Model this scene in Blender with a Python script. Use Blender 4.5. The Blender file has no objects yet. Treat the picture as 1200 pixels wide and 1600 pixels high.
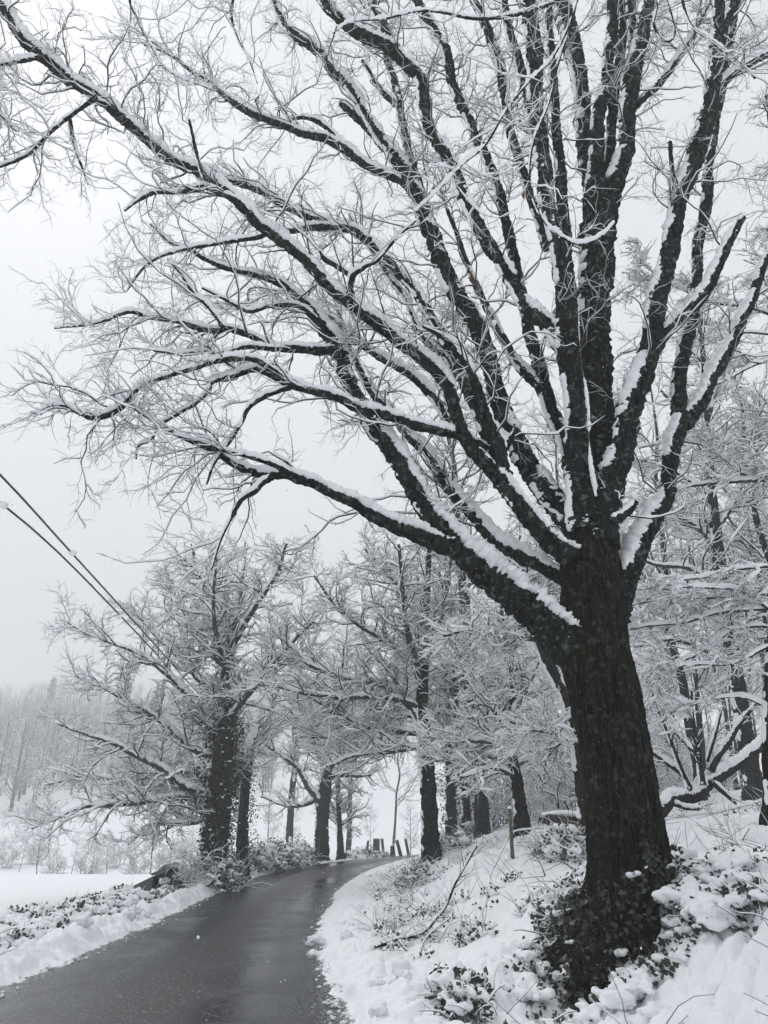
import bpy, math, random
import numpy as np
from mathutils import Vector
C = bpy.context
SC = C.scene
COL = SC.collection
rad = math.radians

# ------------------------------------------------------------------ camera, sky, sun, exposure
PITCH = rad(23.0); FPX = 1203.0; CAMH = 1.6
cam_d = bpy.data.cameras.new('camera'); cam = bpy.data.objects.new('camera', cam_d); COL.objects.link(cam)
cam.location = (0, 0, CAMH); cam.rotation_euler = (rad(90) + PITCH, 0, 0)
cam_d.sensor_fit = 'HORIZONTAL'; cam_d.sensor_width = 36.0; cam_d.lens = 36.0 * FPX / 1200.0
cam_d.clip_start = 0.05; cam_d.clip_end = 3000
SC.camera = cam

W = bpy.data.worlds.new('World'); SC.world = W; W.use_nodes = True
nt = W.node_tree
for n in list(nt.nodes): nt.nodes.remove(n)
SUN_EL, SUN_AZ = rad(48), rad(-35)
sky = nt.nodes.new('ShaderNodeTexSky'); sky.sky_type = 'NISHITA'; sky.sun_disc = False
sky.sun_elevation = SUN_EL; sky.sun_rotation = SUN_AZ; sky.air_density = 1.0; sky.dust_density = 6.0
hs = nt.nodes.new('ShaderNodeHueSaturation'); hs.inputs['Saturation'].default_value = 0.35
mx = nt.nodes.new('ShaderNodeMix'); mx.data_type = 'RGBA'; mx.inputs[0].default_value = 0.94
mx.inputs[7].default_value = (8.75, 9.0, 9.35, 1)        # even grey cloud layer
bg = nt.nodes.new('ShaderNodeBackground'); bg.inputs[1].default_value = 0.1
wo = nt.nodes.new('ShaderNodeOutputWorld')
nt.links.new(sky.outputs[0], hs.inputs['Color']); nt.links.new(hs.outputs[0], mx.inputs[6])
nt.links.new(mx.outputs[2], bg.inputs[0]); nt.links.new(bg.outputs[0], wo.inputs[0])

sl = bpy.data.lights.new('sun', 'SUN'); sun = bpy.data.objects.new('sun', sl); COL.objects.link(sun)
sl.energy = 1.4; sl.angle = rad(60); sl.color = (1.0, 0.97, 0.94)
sd = Vector((math.sin(SUN_AZ) * math.cos(SUN_EL), math.cos(SUN_AZ) * math.cos(SUN_EL), math.sin(SUN_EL)))
sun.rotation_euler = sd.to_track_quat('Z', 'Y').to_euler()

SC.view_settings.view_transform = 'Standard'; SC.view_settings.look = 'None'
SC.view_settings.exposure = 0.0; SC.view_settings.gamma = 1.0
cy = SC.cycles
cy.max_bounces = 8; cy.diffuse_bounces = 5; cy.glossy_bounces = 2; cy.transmission_bounces = 2
cy.volume_bounces = 1; cy.transparent_max_bounces = 4
cy.use_denoising = True

HAZE_DENSITY = 0.0029

# ------------------------------------------------------------------ projection helpers (photo pixels -> directions)
cp, sp = math.cos(PITCH), math.sin(PITCH)
def ray(px, py):
    u = (px - 600) / FPX; v = (800 - py) / FPX
    return np.array([u, cp - v * sp, sp + v * cp])
def at(px, py, Y):
    d = ray(px, py); return d * (Y / d[1]) + np.array([0, 0, CAMH])
def pxm(px, py, Y):                                   # metres per photo pixel at that place
    return (Y / ray(px, py)[1]) / FPX

# ------------------------------------------------------------------ noise
def _h(ix, iy, iz):
    with np.errstate(over='ignore'):
        h = (ix.astype(np.uint32) * np.uint32(374761393) + iy.astype(np.uint32) * np.uint32(668265263)
             + iz.astype(np.uint32) * np.uint32(2147483647) + iz.astype(np.uint32) * np.uint32(97531))
        h = (h ^ (h >> np.uint32(13))) * np.uint32(1274126177)
        h = (h ^ (h >> np.uint32(16))) * np.uint32(2246822519)
        h ^= h >> np.uint32(15)
    return h.astype(np.float64) / 4294967295.0
def noise(x, y, z=None):
    x = np.asarray(x, float); y = np.asarray(y, float); z = np.zeros_like(x) if z is None else np.asarray(z, float)
    x, y, z = np.broadcast_arrays(x, y, z)
    xi, yi, zi = np.floor(x), np.floor(y), np.floor(z)
    fx, fy, fz = x - xi, y - yi, z - zi
    fx, fy, fz = [f * f * f * (f * (f * 6 - 15) + 10) for f in (fx, fy, fz)]
    xi, yi, zi = [(a.astype(np.int64) + 100000) for a in (xi, yi, zi)]
    r = 0
    for dx in (0, 1):
        for dy in (0, 1):
            for dz in (0, 1):
                w = (fx if dx else 1 - fx) * (fy if dy else 1 - fy) * (fz if dz else 1 - fz)
                r = r + w * _h(xi + dx, yi + dy, zi + dz)
    return r * 2 - 1
def fbm(x, y, z=None, o=4):
    s = 0; a = 0.5
    for i in range(o):
        s = s + a * noise(np.asarray(x) * 2 ** i + 17 * i, np.asarray(y) * 2 ** i - 9 * i, None if z is None else np.asarray(z) * 2 ** i + 5 * i); a *= .5
    return s
def sstep(a, b, x):
    t = np.clip((x - a) / (b - a), 0, 1); return t * t * (3 - 2 * t)

# ------------------------------------------------------------------ materials
def newmat(name):
    m = bpy.data.materials.new(name); m.use_nodes = True
    t = m.node_tree; b = t.nodes['Principled BSDF']
    return m, t, b
def nnoise(t, scale, detail=4, rough=.55, coord=None, dist=0):
    n = t.nodes.new('ShaderNodeTexNoise'); n.inputs['Scale'].default_value = scale; n.inputs['Detail'].default_value = detail
    n.inputs['Roughness'].default_value = rough; n.inputs['Distortion'].default_value = dist
    if coord: t.links.new(coord, n.inputs['Vector'])
    return n.outputs[0]
def ramp(t, src, stops):
    r = t.nodes.new('ShaderNodeValToRGB'); e = r.color_ramp.elements
    while len(e) < len(stops): e.new(0.5)
    for i, (p, c) in enumerate(stops):
        e[i].position = p; e[i].color = (c, c, c, 1) if not isinstance(c, tuple) else (*c, 1)
    t.links.new(src, r.inputs[0]); return r.outputs[0]
def mixc(t, f, a, b):
    m = t.nodes.new('ShaderNodeMix'); m.data_type = 'RGBA'
    for sock, v in ((m.inputs[0], f), (m.inputs[6], a), (m.inputs[7], b)):
        if hasattr(v, 'is_output'): t.links.new(v, sock)
        elif isinstance(v, tuple): sock.default_value = (*v, 1)
        else: sock.default_value = v
    return m.outputs[2]
def bump(t, b, h, dist, strength=1.0):
    n = t.nodes.new('ShaderNodeBump'); n.inputs['Distance'].default_value = dist; n.inputs['Strength'].default_value = strength
    t.links.new(h, n.inputs['Height']); t.links.new(n.outputs[0], b.inputs['Normal'])
def geo(t):
    return t.nodes.new('ShaderNodeNewGeometry')
def math_n(t, op, a, b=None):
    n = t.nodes.new('ShaderNodeMath'); n.operation = op
    for s, v in ((n.inputs[0], a), (n.inputs[1], b)):
        if v is None: continue
        if hasattr(v, 'is_output'): t.links.new(v, s)
        else: s.default_value = v
    return n.outputs[0]

SNOWC = (0.925, 0.94, 0.96)
def mat_snow(name='snow', grain=60.0, lump=9.0):
    m, t, b = newmat(name); g = geo(t)
    n1 = nnoise(t, lump, 5, .6, g.outputs['Position']); n2 = nnoise(t, grain, 3, .6, g.outputs['Position'])
    c = ramp(t, n1, [(.3, (.87, .89, .92)), (.7, (.92, .935, .955))])
    t.links.new(c, b.inputs['Base Color']); b.inputs['Roughness'].default_value = .75
    b.inputs['Specular IOR Level'].default_value = .25
    s = math_n(t, 'ADD', math_n(t, 'MULTIPLY', n1, .7), math_n(t, 'MULTIPLY', n2, .3))
    bump(t, b, s, .03, .8)
    return m
M_SNOW = mat_snow()
M_SNOWT = newmat('branch_snow')[0]
_b = M_SNOWT.node_tree.nodes['Principled BSDF']; _b.inputs['Base Color'].default_value = (*SNOWC, 1); _b.inputs['Roughness'].default_value = .8; _b.inputs['Specular IOR Level'].default_value = .2

def mat_bark(name, dark, light, moss=None, lichen=.0, frost=.0, furrow=True):
    m, t, b = newmat(name); g = geo(t)
    mp = t.nodes.new('ShaderNodeMapping'); mp.inputs['Scale'].default_value = (1, 1, .13)
    t.links.new(g.outputs['Position'], mp.inputs['Vector'])
    n1 = nnoise(t, 30, 6, .7, mp.outputs[0], .9); n2 = nnoise(t, 3.1, 4, .6, g.outputs['Position'])
    c = mixc(t, ramp(t, n1, [(.42, 0.), (.72, 1.)]), dark, light)
    if moss:
        c = mixc(t, ramp(t, n2, [(.5, 0.), (.68, .75)]), c, moss)
    if lichen:
        n3 = nnoise(t, 13, 5, .5, g.outputs['Position'])
        c = mixc(t, ramp(t, n3, [(.56, 0.), (.66, lichen)]), c, (.15, .165, .15))
    if frost:
        n4 = nnoise(t, 95, 2, .5, g.outputs['Position'])
        sx = t.nodes.new('ShaderNodeSeparateXYZ'); t.links.new(g.outputs['Normal'], sx.inputs[0])
        up = math_n(t, 'MULTIPLY', math_n(t, 'ADD', sx.outputs[2], .35), .05)
        c = mixc(t, ramp(t, math_n(t, 'ADD', n4, up), [(.70 - frost, 0.), (.74 - frost, 1.)]), c, SNOWC)
    t.links.new(c, b.inputs['Base Color']); b.inputs['Roughness'].default_value = .9; b.inputs['Specular IOR Level'].default_value = .06
    if furrow: bump(t, b, n1, .05, 1.0)
    return m
M_OAK = mat_bark('wet_oak_bark', (.0015, .0015, .0015), (.060, .055, .047), (.018, .022, .007), .30, -.045)
M_LIMB = mat_bark('mossy_limb_bark', (.005, .0055, .0055), (.074, .078, .076), (.040, .055, .045), .9, .0)
M_TWIG = newmat('twig_bark')[0]
_b = M_TWIG.node_tree.nodes['Principled BSDF']; _b.inputs['Base Color'].default_value = (.050, .046, .043, 1); _b.inputs['Roughness'].default_value = .8; _b.inputs['Specular IOR Level'].default_value = .2
M_FTWIG = newmat('pale_twig_bark')[0]
_b = M_FTWIG.node_tree.nodes['Principled BSDF']; _b.inputs['Base Color'].default_value = (.042, .039, .036, 1); _b.inputs['Roughness'].default_value = .8; _b.inputs['Specular IOR Level'].default_value = .2
M_WOOD = mat_bark('grey_wood_bark', (.014, .013, .0125), (.055, .052, .048), (.03, .035, .028), .25, -.02)

m, t, b = newmat('leaf_green'); g = geo(t)
n = nnoise(t, 2.2, 3, .6, g.outputs['Position']); n2 = t.nodes.new('ShaderNodeObjectInfo')
t.links.new(mixc(t, ramp(t, nnoise(t, 30, 2, .5, g.outputs['Position']), [(.35, 0.), (.65, 1.)]), (.016, .024, .015), (.050, .058, .038)), b.inputs['Base Color'])
b.inputs['Roughness'].default_value = .5; M_LEAF = m
m, t, b = newmat('bramble_leaf'); g = geo(t)
t.links.new(mixc(t, ramp(t, nnoise(t, 14, 3, .5, g.outputs['Position']), [(.35, 0.), (.7, 1.)]), (.028, .032, .024), (.075, .072, .056)), b.inputs['Base Color'])
b.inputs['Roughness'].default_value = .55; M_BRAM = m

# wet asphalt: dark wet wheel tracks, drier rough middle and edges, specks of slush
m, t, b = newmat('wet_asphalt'); g = geo(t); uv = t.nodes.new('ShaderNodeUVMap'); uv.uv_map = 'lane'
sx = t.nodes.new('ShaderNodeSeparateXYZ'); t.links.new(uv.outputs[0], sx.inputs[0])
n1 = nnoise(t, .45, 5, .65, g.outputs['Position'], .8); n2 = nnoise(t, 150, 2, .6, g.outputs['Position']); n3 = nnoise(t, 11, 5, .75, g.outputs['Position'])
ac = math_n(t, 'ADD', sx.outputs[0], math_n(t, 'MULTIPLY', math_n(t, 'SUBTRACT', n1, .5), .16))
tr = ramp(t, ac, [(.0, .25), (.2, .85), (.32, 1.), (.43, .3), (.53, .12), (.6, .35), (.72, 1.), (.82, .8), (1., .2)])
wet = math_n(t, 'MULTIPLY', tr, ramp(t, n1, [(.3, .35), (.62, 1.)]))
c = mixc(t, wet, (.019, .020, .0215), (.007, .0075, .0085))
c = mixc(t, ramp(t, n3, [(.42, 0.), (.7, .55)]), c, (.030, .0315, .033))
c = mixc(t, ramp(t, n2, [(.5, 0.), (.72, .55)]), c, (.050, .052, .055))
cv = t.nodes.new('ShaderNodeTexVoronoi'); cv.feature = 'DISTANCE_TO_EDGE'; cv.inputs['Scale'].default_value = .9
wv = t.nodes.new('ShaderNodeVectorMath'); wv.operation = 'ADD'; nv = t.nodes.new('ShaderNodeTexNoise'); nv.inputs['Scale'].default_value = 2.2; nv.inputs['Detail'].default_value = 5
t.links.new(g.outputs['Position'], nv.inputs['Vector']); t.links.new(g.outputs['Position'], wv.inputs[0]); t.links.new(nv.outputs['Color'], wv.inputs[1]); t.links.new(wv.outputs[0], cv.inputs['Vector'])
c = mixc(t, math_n(t, 'MULTIPLY', ramp(t, cv.outputs['Distance'], [(.0, .7), (.012, 0.)]), ramp(t, n1, [(.5, 0.), (.6, 1.)])), c, (.008, .008, .009))
ed = ramp(t, sx.outputs[0], [(.0, 1.), (.17, .12), (.25, 0.), (.75, 0.), (.83, .12), (1., 1.)])
n4 = nnoise(t, 38, 3, .6, g.outputs['Position']); n5 = nnoise(t, 9, 6, .75, g.outputs['Position'], .5)
sl_ = ramp(t, math_n(t, 'ADD', n4, math_n(t, 'MULTIPLY', ed, .10)), [(.625, 0.), (.665, .85)])
c = mixc(t, sl_, c, (.62, .65, .68))
c = mixc(t, ramp(t, math_n(t, 'ADD', n5, math_n(t, 'MULTIPLY', ed, .28)), [(.66, 0.), (.80, .7)]), c, (.42, .44, .47))
t.links.new(c, b.inputs['Base Color'])
t.links.new(mixc(t, wet, (.5, .5, .5), (.15, .15, .15)), b.inputs['Roughness'])
b.inputs['Specular IOR Level'].default_value = .36
bump(t, b, math_n(t, 'ADD', math_n(t, 'MULTIPLY', n2, .5), math_n(t, 'MULTIPLY', n3, .8)), .004, .30); M_ROAD = m

def simple(name, col, rough=.6, var=.25, scale=12, bd=.004):
    m, t, b = newmat(name); g = geo(t); n = nnoise(t, scale, 4, .6, g.outputs['Position'])
    lo = tuple(x * (1 - var) for x in col); hi = tuple(min(1, x * (1 + var)) for x in col)
    t.links.new(mixc(t, ramp(t, n, [(.3, 0.), (.7, 1.)]), lo, hi), b.inputs['Base Color'])
    b.inputs['Roughness'].default_value = rough; bump(t, b, n, bd, .7); return m
M_POST = simple('weathered_green_post', (.11, .11, .075), .8, .4, 30)
M_OLDPOST = simple('old_post_wood', (.085, .08, .075), .85, .4, 25)
M_STONE = simple('brown_stone', (.055, .045, .035), .85, .5, 9, .03)
M_STONED = simple('dark_stone', (.020, .020, .022), .8, .5, 9, .03)
M_TARP = simple('dark_sheet', (.024, .026, .030), .5, .3, 6, .01)
M_TARP2 = simple('grey_sheet', (.065, .070, .078), .45, .3, 6, .01)
M_CABLE = simple('black_cable', (.02, .02, .021), .5, .2, 20, .001)
M_WIRE = simple('steel_wire', (.14, .14, .14), .5, .2, 20, .0005)
M_DEADLEAF = simple('dry_oak_leaf', (.22, .085, .03), .7, .4, 20)

# ------------------------------------------------------------------ mesh helpers
class MB:
    def __init__(s): s.v = []; s.q = []; s.m = []; s.n = 0
    def add(s, v, q, mi=0):
        s.v.append(np.asarray(v, np.float32).reshape(-1, 3)); s.q.append(np.asarray(q, np.int64).reshape(-1, 4) + s.n)
        s.m.append(np.full(len(s.q[-1]), mi, np.int32)); s.n += len(s.v[-1])
    def build(s, name, mats, parent=None, smooth=True, origin=None):
        me = bpy.data.meshes.new(name)
        v = np.concatenate(s.v) if s.v else np.zeros((0, 3), np.float32); q = np.concatenate(s.q); mi = np.concatenate(s.m)
        if origin is not None: v = v - np.asarray(origin, np.float32)
        me.vertices.add(len(v)); me.vertices.foreach_set('co', v.astype(np.float32).ravel())
        me.loops.add(len(q) * 4); me.loops.foreach_set('vertex_index', q.astype(np.int32).ravel())
        me.polygons.add(len(q)); me.polygons.foreach_set('loop_start', np.arange(0, len(q) * 4, 4, dtype=np.int32))
        me.polygons.foreach_set('use_smooth', np.full(len(q), smooth))
        mats = mats if isinstance(mats, (list, tuple)) else [mats]
        for mm in mats: me.materials.append(mm)
        me.polygons.foreach_set('material_index', mi)
        me.update(calc_edges=True)
        o = bpy.data.objects.new(name, me); COL.objects.link(o)
        if origin is not None: o.location = tuple(float(x) for x in origin)
        if parent is not None: o.parent = parent
        return o

def nrm(v): return v / np.maximum(np.linalg.norm(v, axis=-1, keepdims=True), 1e-9)
def tangents(P):
    T = np.empty_like(P); T[:, 1:-1] = P[:, 2:] - P[:, :-2]; T[:, 0] = P[:, 1] - P[:, 0]; T[:, -1] = P[:, -1] - P[:, -2]
    return nrm(T)
def tubes(mb, P, A, B=None, S=4, Wd=None, off=None, disp=None, mi=0, cap=False):
    """N tubes of n rings: P (N,n,3); A half-width, B half-height across the frame."""
    P = np.asarray(P, float); N, n = P.shape[:2]
    if N == 0: return
    T = tangents(P); A = np.broadcast_to(A, (N, n)); B = A if B is None else np.broadcast_to(B, (N, n))
    if Wd is None:
        D = nrm(P[:, -1] - P[:, 0]); ref = np.where(np.abs(D[:, 2:3]) < .8, np.array([[0, 0, 1.]]), np.array([[1., 0, 0]]))
        Wd = np.cross(D, ref)[:, None, :]
    U = Wd - (Wd * T).sum(-1, keepdims=True) * T; U = nrm(U); Sd = np.cross(T, U)
    c = P if off is None else P + U * np.asarray(off)[..., None]
    th = np.arange(S) * 2 * np.pi / S
    V = c[:, :, None, :] + Sd[:, :, None, :] * (A[..., None] * np.cos(th))[..., None] + U[:, :, None, :] * (B[..., None] * np.sin(th))[..., None]
    if disp:
        f = 1
        for amp, fr in disp: f = f + amp * noise(V[..., 0] * fr, V[..., 1] * fr, V[..., 2] * fr)
        V = c[:, :, None, :] + (V - c[:, :, None, :]) * f[..., None]
    base = (np.arange(N) * n * S)[:, None, None]; i = (np.arange(n - 1) * S)[None, :, None]; k = np.arange(S)[None, None, :]
    k2 = (np.arange(S) + 1) % S; k2 = k2[None, None, :]
    q = np.stack([base + i + k, base + i + k2, base + i + S + k2, base + i + S + k], -1).reshape(-1, 4)
    mb.add(V, q, mi)
    if cap and S % 2 == 0:
        for j in range(N):
            for r in (0, n - 1):
                o = mb.n - N * n * S + j * n * S + r * S
                for a in range(1, S - 2, 2):
                    mb.q.append(np.array([[o, o + a, o + a + 1, o + a + 2]]) if r else np.array([[o, o + a + 2, o + a + 1, o + a]])); mb.m.append(np.array([mi], np.int32))

def resample(pts, r, step=None, n=None):
    pts = np.asarray(pts, float); r = np.asarray(r, float); m = len(pts)
    e = np.vstack([2 * pts[0] - pts[1], pts, 2 * pts[-1] - pts[-2]])
    out = []; rr = []
    for i in range(m - 1):
        p0, p1, p2, p3 = e[i], e[i + 1], e[i + 2], e[i + 3]
        for tt in np.linspace(0, 1, 10, endpoint=False):
            out.append(.5 * ((2 * p1) + (-p0 + p2) * tt + (2 * p0 - 5 * p1 + 4 * p2 - p3) * tt ** 2 + (-p0 + 3 * p1 - 3 * p2 + p3) * tt ** 3)); rr.append(r[i] * (1 - tt) + r[i + 1] * tt)
    out.append(pts[-1]); rr.append(r[-1]); out = np.array(out); rr = np.array(rr)
    s = np.r_[0, np.cumsum(np.linalg.norm(np.diff(out, axis=0), axis=1))]
    n = n or max(4, int(s[-1] / step) + 1)
    q = np.linspace(0, s[-1], n)
    return np.stack([np.interp(q, s, out[:, k]) for k in range(3)], 1), np.interp(q, s, rr), s[-1]

UPW = np.array([-.10, -.12, 1.0])
def limb_snow(mb, P, R, h0=None, seed=0.0, S=8, amount=1.0, steep=True):
    """P (n,3), R (n,): lumpy snow lying along the top of one limb."""
    P = P[None]; T = tangents(P)[0]; k = np.sqrt(np.maximum(0, 1 - T[:, 2] ** 2))
    x, y, z = P[0].T
    n1 = noise(x * 3.1 + seed, y * 3.1, z * 3.1); n2 = noise(x * 11 + seed, y * 11, z * 11)
    h = (np.minimum(.115, .62 * R + .032) if h0 is None else h0) * amount
    ke = np.clip((k - .18) / .5, 0, 1) ** .8
    gate = np.maximum(sstep(-.5, .05, n1 + (k - .42) * 2.4), sstep(.35, .6, k) * .55)
    h = h * ke * gate * (1 + .34 * n1 + .30 * n2) * sstep(-.01, .13, np.linspace(0, 1, len(R)))
    a = R * (.36 + .54 * ke) * gate + .25 * h; bb = np.maximum(.002, .28 * R * gate + .55 * h)
    off = R * .62 + .38 * h
    end = np.ones(len(R)); end[0] = .2; end[-1] = .1
    tubes(mb, P, (a * end)[None], (bb * end)[None], S, np.broadcast_to(UPW, (1, 1, 3)), off[None], disp=[(.22, 9.), (.30, 26.), (.28, 60.)])
    if steep and (k < .62).any():
        n3 = noise(x * 2.3 + seed + 7, y * 2.3, z * 2.3); n4 = noise(x * 9 + seed, y * 9, z * 9)
        g2 = sstep(-.2, .1, n3 + .4 * n4 + .05) * sstep(.72, .45, k)
        wv = np.broadcast_to(np.array([-1, -.25, .45]), (1, 1, 3))
        tubes(mb, P, (R * .42 * g2 + .001)[None] * end, (R * .16 * g2 + .012 * g2 + .001)[None] * end, 6, wv, (R * (.70 + .2 * g2))[None], disp=[(.4, 11.), (.3, 30.)])

def twig_snow(mb, P, R, h, S=4, prob=1.0, rng=None):
    T = tangents(P); k = np.sqrt(np.maximum(0, 1 - T[..., 2] ** 2)); ke = np.clip((k - .25) / .5, 0, 1)
    x, y, z = P[..., 0], P[..., 1], P[..., 2]
    n1 = noise(x * 5.3, y * 5.3, z * 5.3)
    hh = h * ke * np.clip(.85 + .9 * n1, .1, 1.7)
    if prob < 1: hh = hh * (rng.random((len(P), 1)) < prob)
    hh[:, -1] *= .3
    tubes(mb, P, R * (.3 + .6 * ke) + .34 * hh, R * .3 + .5 * hh, S, np.broadcast_to(np.array([0.02, -.03, 1.]), (1, 1, 3)), R * .45 + .42 * hh)

def grow(Pp, Rp, M, rng, t0, t1, length, ang, m, jit, trop, rfac, rmax, rmin=.0018, weight=None, pos_pow=1.0, flat=0.0):
    """M children on N parents (N,n,3); returns (M,m,3),(M,m). length: (lo,hi) in metres, per parent weight."""
    N, n = Pp.shape[:2]
    ln = np.linalg.norm(np.diff(Pp, axis=1), axis=2).sum(1)
    w = ln if weight is None else ln * weight
    pi = rng.choice(N, M, p=w / w.sum()); tt = t0 + (t1 - t0) * rng.random(M) ** pos_pow
    f = tt * (n - 1); i0 = np.minimum(f.astype(int), n - 2); fr = (f - i0)[:, None]
    pos = Pp[pi, i0] * (1 - fr) + Pp[pi, i0 + 1] * fr
    tan = nrm(Pp[pi, i0 + 1] - Pp[pi, i0]); rp = Rp[pi, i0] * (1 - fr[:, 0]) + Rp[pi, i0 + 1] * fr[:, 0]
    rv = rng.normal(size=(M, 3)); rv[:, 2] *= (1 - flat); perp = nrm(rv - (rv * tan).sum(1, keepdims=True) * tan)
    a = rng.uniform(ang[0], ang[1], M)[:, None]
    d = nrm(tan * np.cos(a) + perp * np.sin(a))
    L = rng.uniform(length[0], length[1], M) * (1 - .45 * tt)
    r0 = np.clip(rfac * rp * rng.uniform(.7, 1.1, M), rmin, rmax)
    P = np.empty((M, m, 3)); P[:, 0] = pos
    st = (L / (m - 1))[:, None]
    tv = np.asarray(trop, float)
    for j in range(1, m):
        P[:, j] = P[:, j - 1] + d * st * rng.uniform(.7, 1.3, (M, 1))
        d = nrm(d + jit * rng.normal(size=(M, 3)) + tv)
    R = r0[:, None] * np.linspace(1, .38, m)[None]
    return P, np.maximum(R, rmin * .6)

def leaves(mb, c, size, rng, mi=0, flat=.0):
    c = np.asarray(c, float); N = len(c)
    d = rng.normal(size=(N, 3)); d[:, 2] -= .3; d = nrm(d); q = rng.normal(size=(N, 3)); q[:, 2] *= (1 - flat)
    s = nrm(np.cross(d, q)); nn = np.cross(d, s)
    L = (size * rng.uniform(.4, 1.4, N))[:, None]; Wd = L * .36
    v = np.stack([c, c + d * L * .45 + s * Wd + nn * L * .12, c + d * L, c + d * L * .45 - s * Wd + nn * L * .12], 1)
    mb.add(v, np.arange(N * 4).reshape(N, 4), mi)

def blobs(mb, c, rx, rz, rng, mi=0, S=8, n=6, amp=.3, fr=None):
    c = np.asarray(c, float); N = len(c)
    rx = np.broadcast_to(rx, (N,)); rz = np.broadcast_to(rz, (N,))
    ph = np.linspace(.04, np.pi - .04, n); th = np.arange(S) * 2 * np.pi / S
    x = np.sin(ph)[:, None] * np.cos(th)[None]; y = np.sin(ph)[:, None] * np.sin(th)[None]; z = -np.cos(ph)[:, None] * np.ones(S)[None]
    rot = rng.uniform(0, 6.28, N)[:, None, None]; el = rng.uniform(.7, 1.35, N)[:, None, None]
    xr, yr = x[None] * el, y[None] / el
    X = xr * np.cos(rot) - yr * np.sin(rot); Y = xr * np.sin(rot) + yr * np.cos(rot); Z = np.broadcast_to(z[None], X.shape)
    V = np.stack([X * rx[:, None, None], Y * rx[:, None, None], Z * rz[:, None, None]], -1)
    pp = c[:, None, None, :] + V; f = fr if fr is not None else 1.2 / float(np.mean(rx))
    V = c[:, None, None, :] + V * (1 + amp * noise(pp[..., 0] * f, pp[..., 1] * f, pp[..., 2] * f) + amp * .6 * noise(pp[..., 0] * f * 2.3, pp[..., 1] * f * 2.3, pp[..., 2] * f * 2.3))[..., None]
    base = (np.arange(N) * n * S)[:, None, None]; i = (np.arange(n - 1) * S)[None, :, None]; k = np.arange(S)[None, None]; k2 = ((np.arange(S) + 1) % S)[None, None]
    mb.add(V, np.stack([base + i + k, base + i + k2, base + i + S + k2, base + i + S + k], -1).reshape(-1, 4), mi)

def clumps(mb, c, r, rng, mi=0, k=6, flat=.65):
    """irregular lumps of snow: several overlapping blobs each"""
    c = np.asarray(c, float); N = len(c); r = np.broadcast_to(r, (N,))
    o = nrm(rng.normal(size=(N, k, 3))) * (rng.random((N, k, 1)) ** .6) * r[:, None, None] * [1.15, 1.15, .45]
    rr_ = r[:, None] * (.28 + .42 * rng.random((N, k)) ** 1.5)
    blobs(mb, (c[:, None] + o).reshape(-1, 3), rr_.ravel(), rr_.ravel() * flat, rng, mi=mi, S=9, n=7, amp=.45, fr=16.)
def melt(o, vox=.014):
    m = o.modifiers.new('merge', 'REMESH'); m.mode = 'VOXEL'; m.voxel_size = vox; m.use_smooth_shade = True
    m = o.modifiers.new('soften', 'SMOOTH'); m.factor = .5; m.iterations = 3
    return o
def empty(name, loc, label=None, cat=None, group=None):
    o = bpy.data.objects.new(name, None); COL.objects.link(o); o.location = tuple(float(x) for x in loc); o.empty_display_size = .2
    tag(o, label, cat, group); return o
def tag(o, label=None, cat=None, group=None, kind=None):
    for k, v in (('label', label), ('category', cat), ('group', group), ('kind', kind)):
        if v: o[k] = v
    return o
def part(mb, name, mats, root, smooth=True):
    """mesh in world coordinates, stored relative to its thing's Empty"""
    return mb.build_rel(name, mats, root, smooth)
def _build_rel(s, name, mats, root, smooth=True):
    loc = np.array(root.location, np.float32); p = root.parent
    while p is not None: loc = loc + np.array(p.location, np.float32); p = p.parent
    s.v = [v - loc for v in s.v]
    return s.build(name, mats, root, smooth)
MB.build_rel = _build_rel

# ------------------------------------------------------------------ ground
LY = np.array([-60, -20, 0, 5, 10.2, 12.7, 18.1, 24.3, 31.6, 36, 41.4, 48.2, 55.8, 65, 80, 110])
LX = np.array([9, .6, -3.1, -3.95, -4.37, -4.4, -4.67, -4.85, -4.72, -4.05, -2.5, 0, 2.8, 7.0, 16, 36])
RY = np.array([-60, -20, 0, 4, 8.55, 12.7, 16.95, 26.4, 32.3, 38.1, 43.5, 50, 58, 66, 80, 110])
RX = np.array([13, 4.6, 1.0, .2, -.45, -.98, -1.37, -1.5, -.97, .0, 1.35, 3.6, 7.2, 11.2, 20, 40])
def _cr(xs, ys):
    g = np.linspace(xs[0], xs[-1], 700); v = np.interp(g, xs, ys)
    k = np.hanning(25); k /= k.sum(); vp = np.pad(v, 12, mode='reflect', reflect_type='odd'); return g, np.convolve(vp, k, 'valid')
LG, RG = _cr(LY, LX), _cr(RY, RX)
def Lx(y): return np.interp(y, *LG)
def Rx(y): return np.interp(y, *RG)
def zr(y): return .65 * sstep(15, 50, y) + .6 * sstep(50, 90, y)
BS = np.array([0, .5, 1.2, 2, 3, 4, 6, 10, 16, 30, 60, 150, 500]); BZ = np.array([0, .10, .20, .45, .95, 1.32, 1.72, 2.3, 3.1, 5, 8, 14, 25])
HY = np.array([0, 40, 50, 56, 66, 90, 130, 200, 280, 370, 480, 700]); HZ = np.array([-.28, -.28, -.30, -.9, -2.2, -1.2, 3, 15.5, 34, 55, 70, 80])
_g = np.linspace(0, 60, 1200); _bz = np.convolve(np.pad(np.interp(_g, BS, BZ), 8, mode='edge'), np.ones(17) / 17, 'valid')
def bank(s): return np.where(s < 59, np.interp(s, _g, _bz), np.interp(s, BS, BZ))
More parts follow.
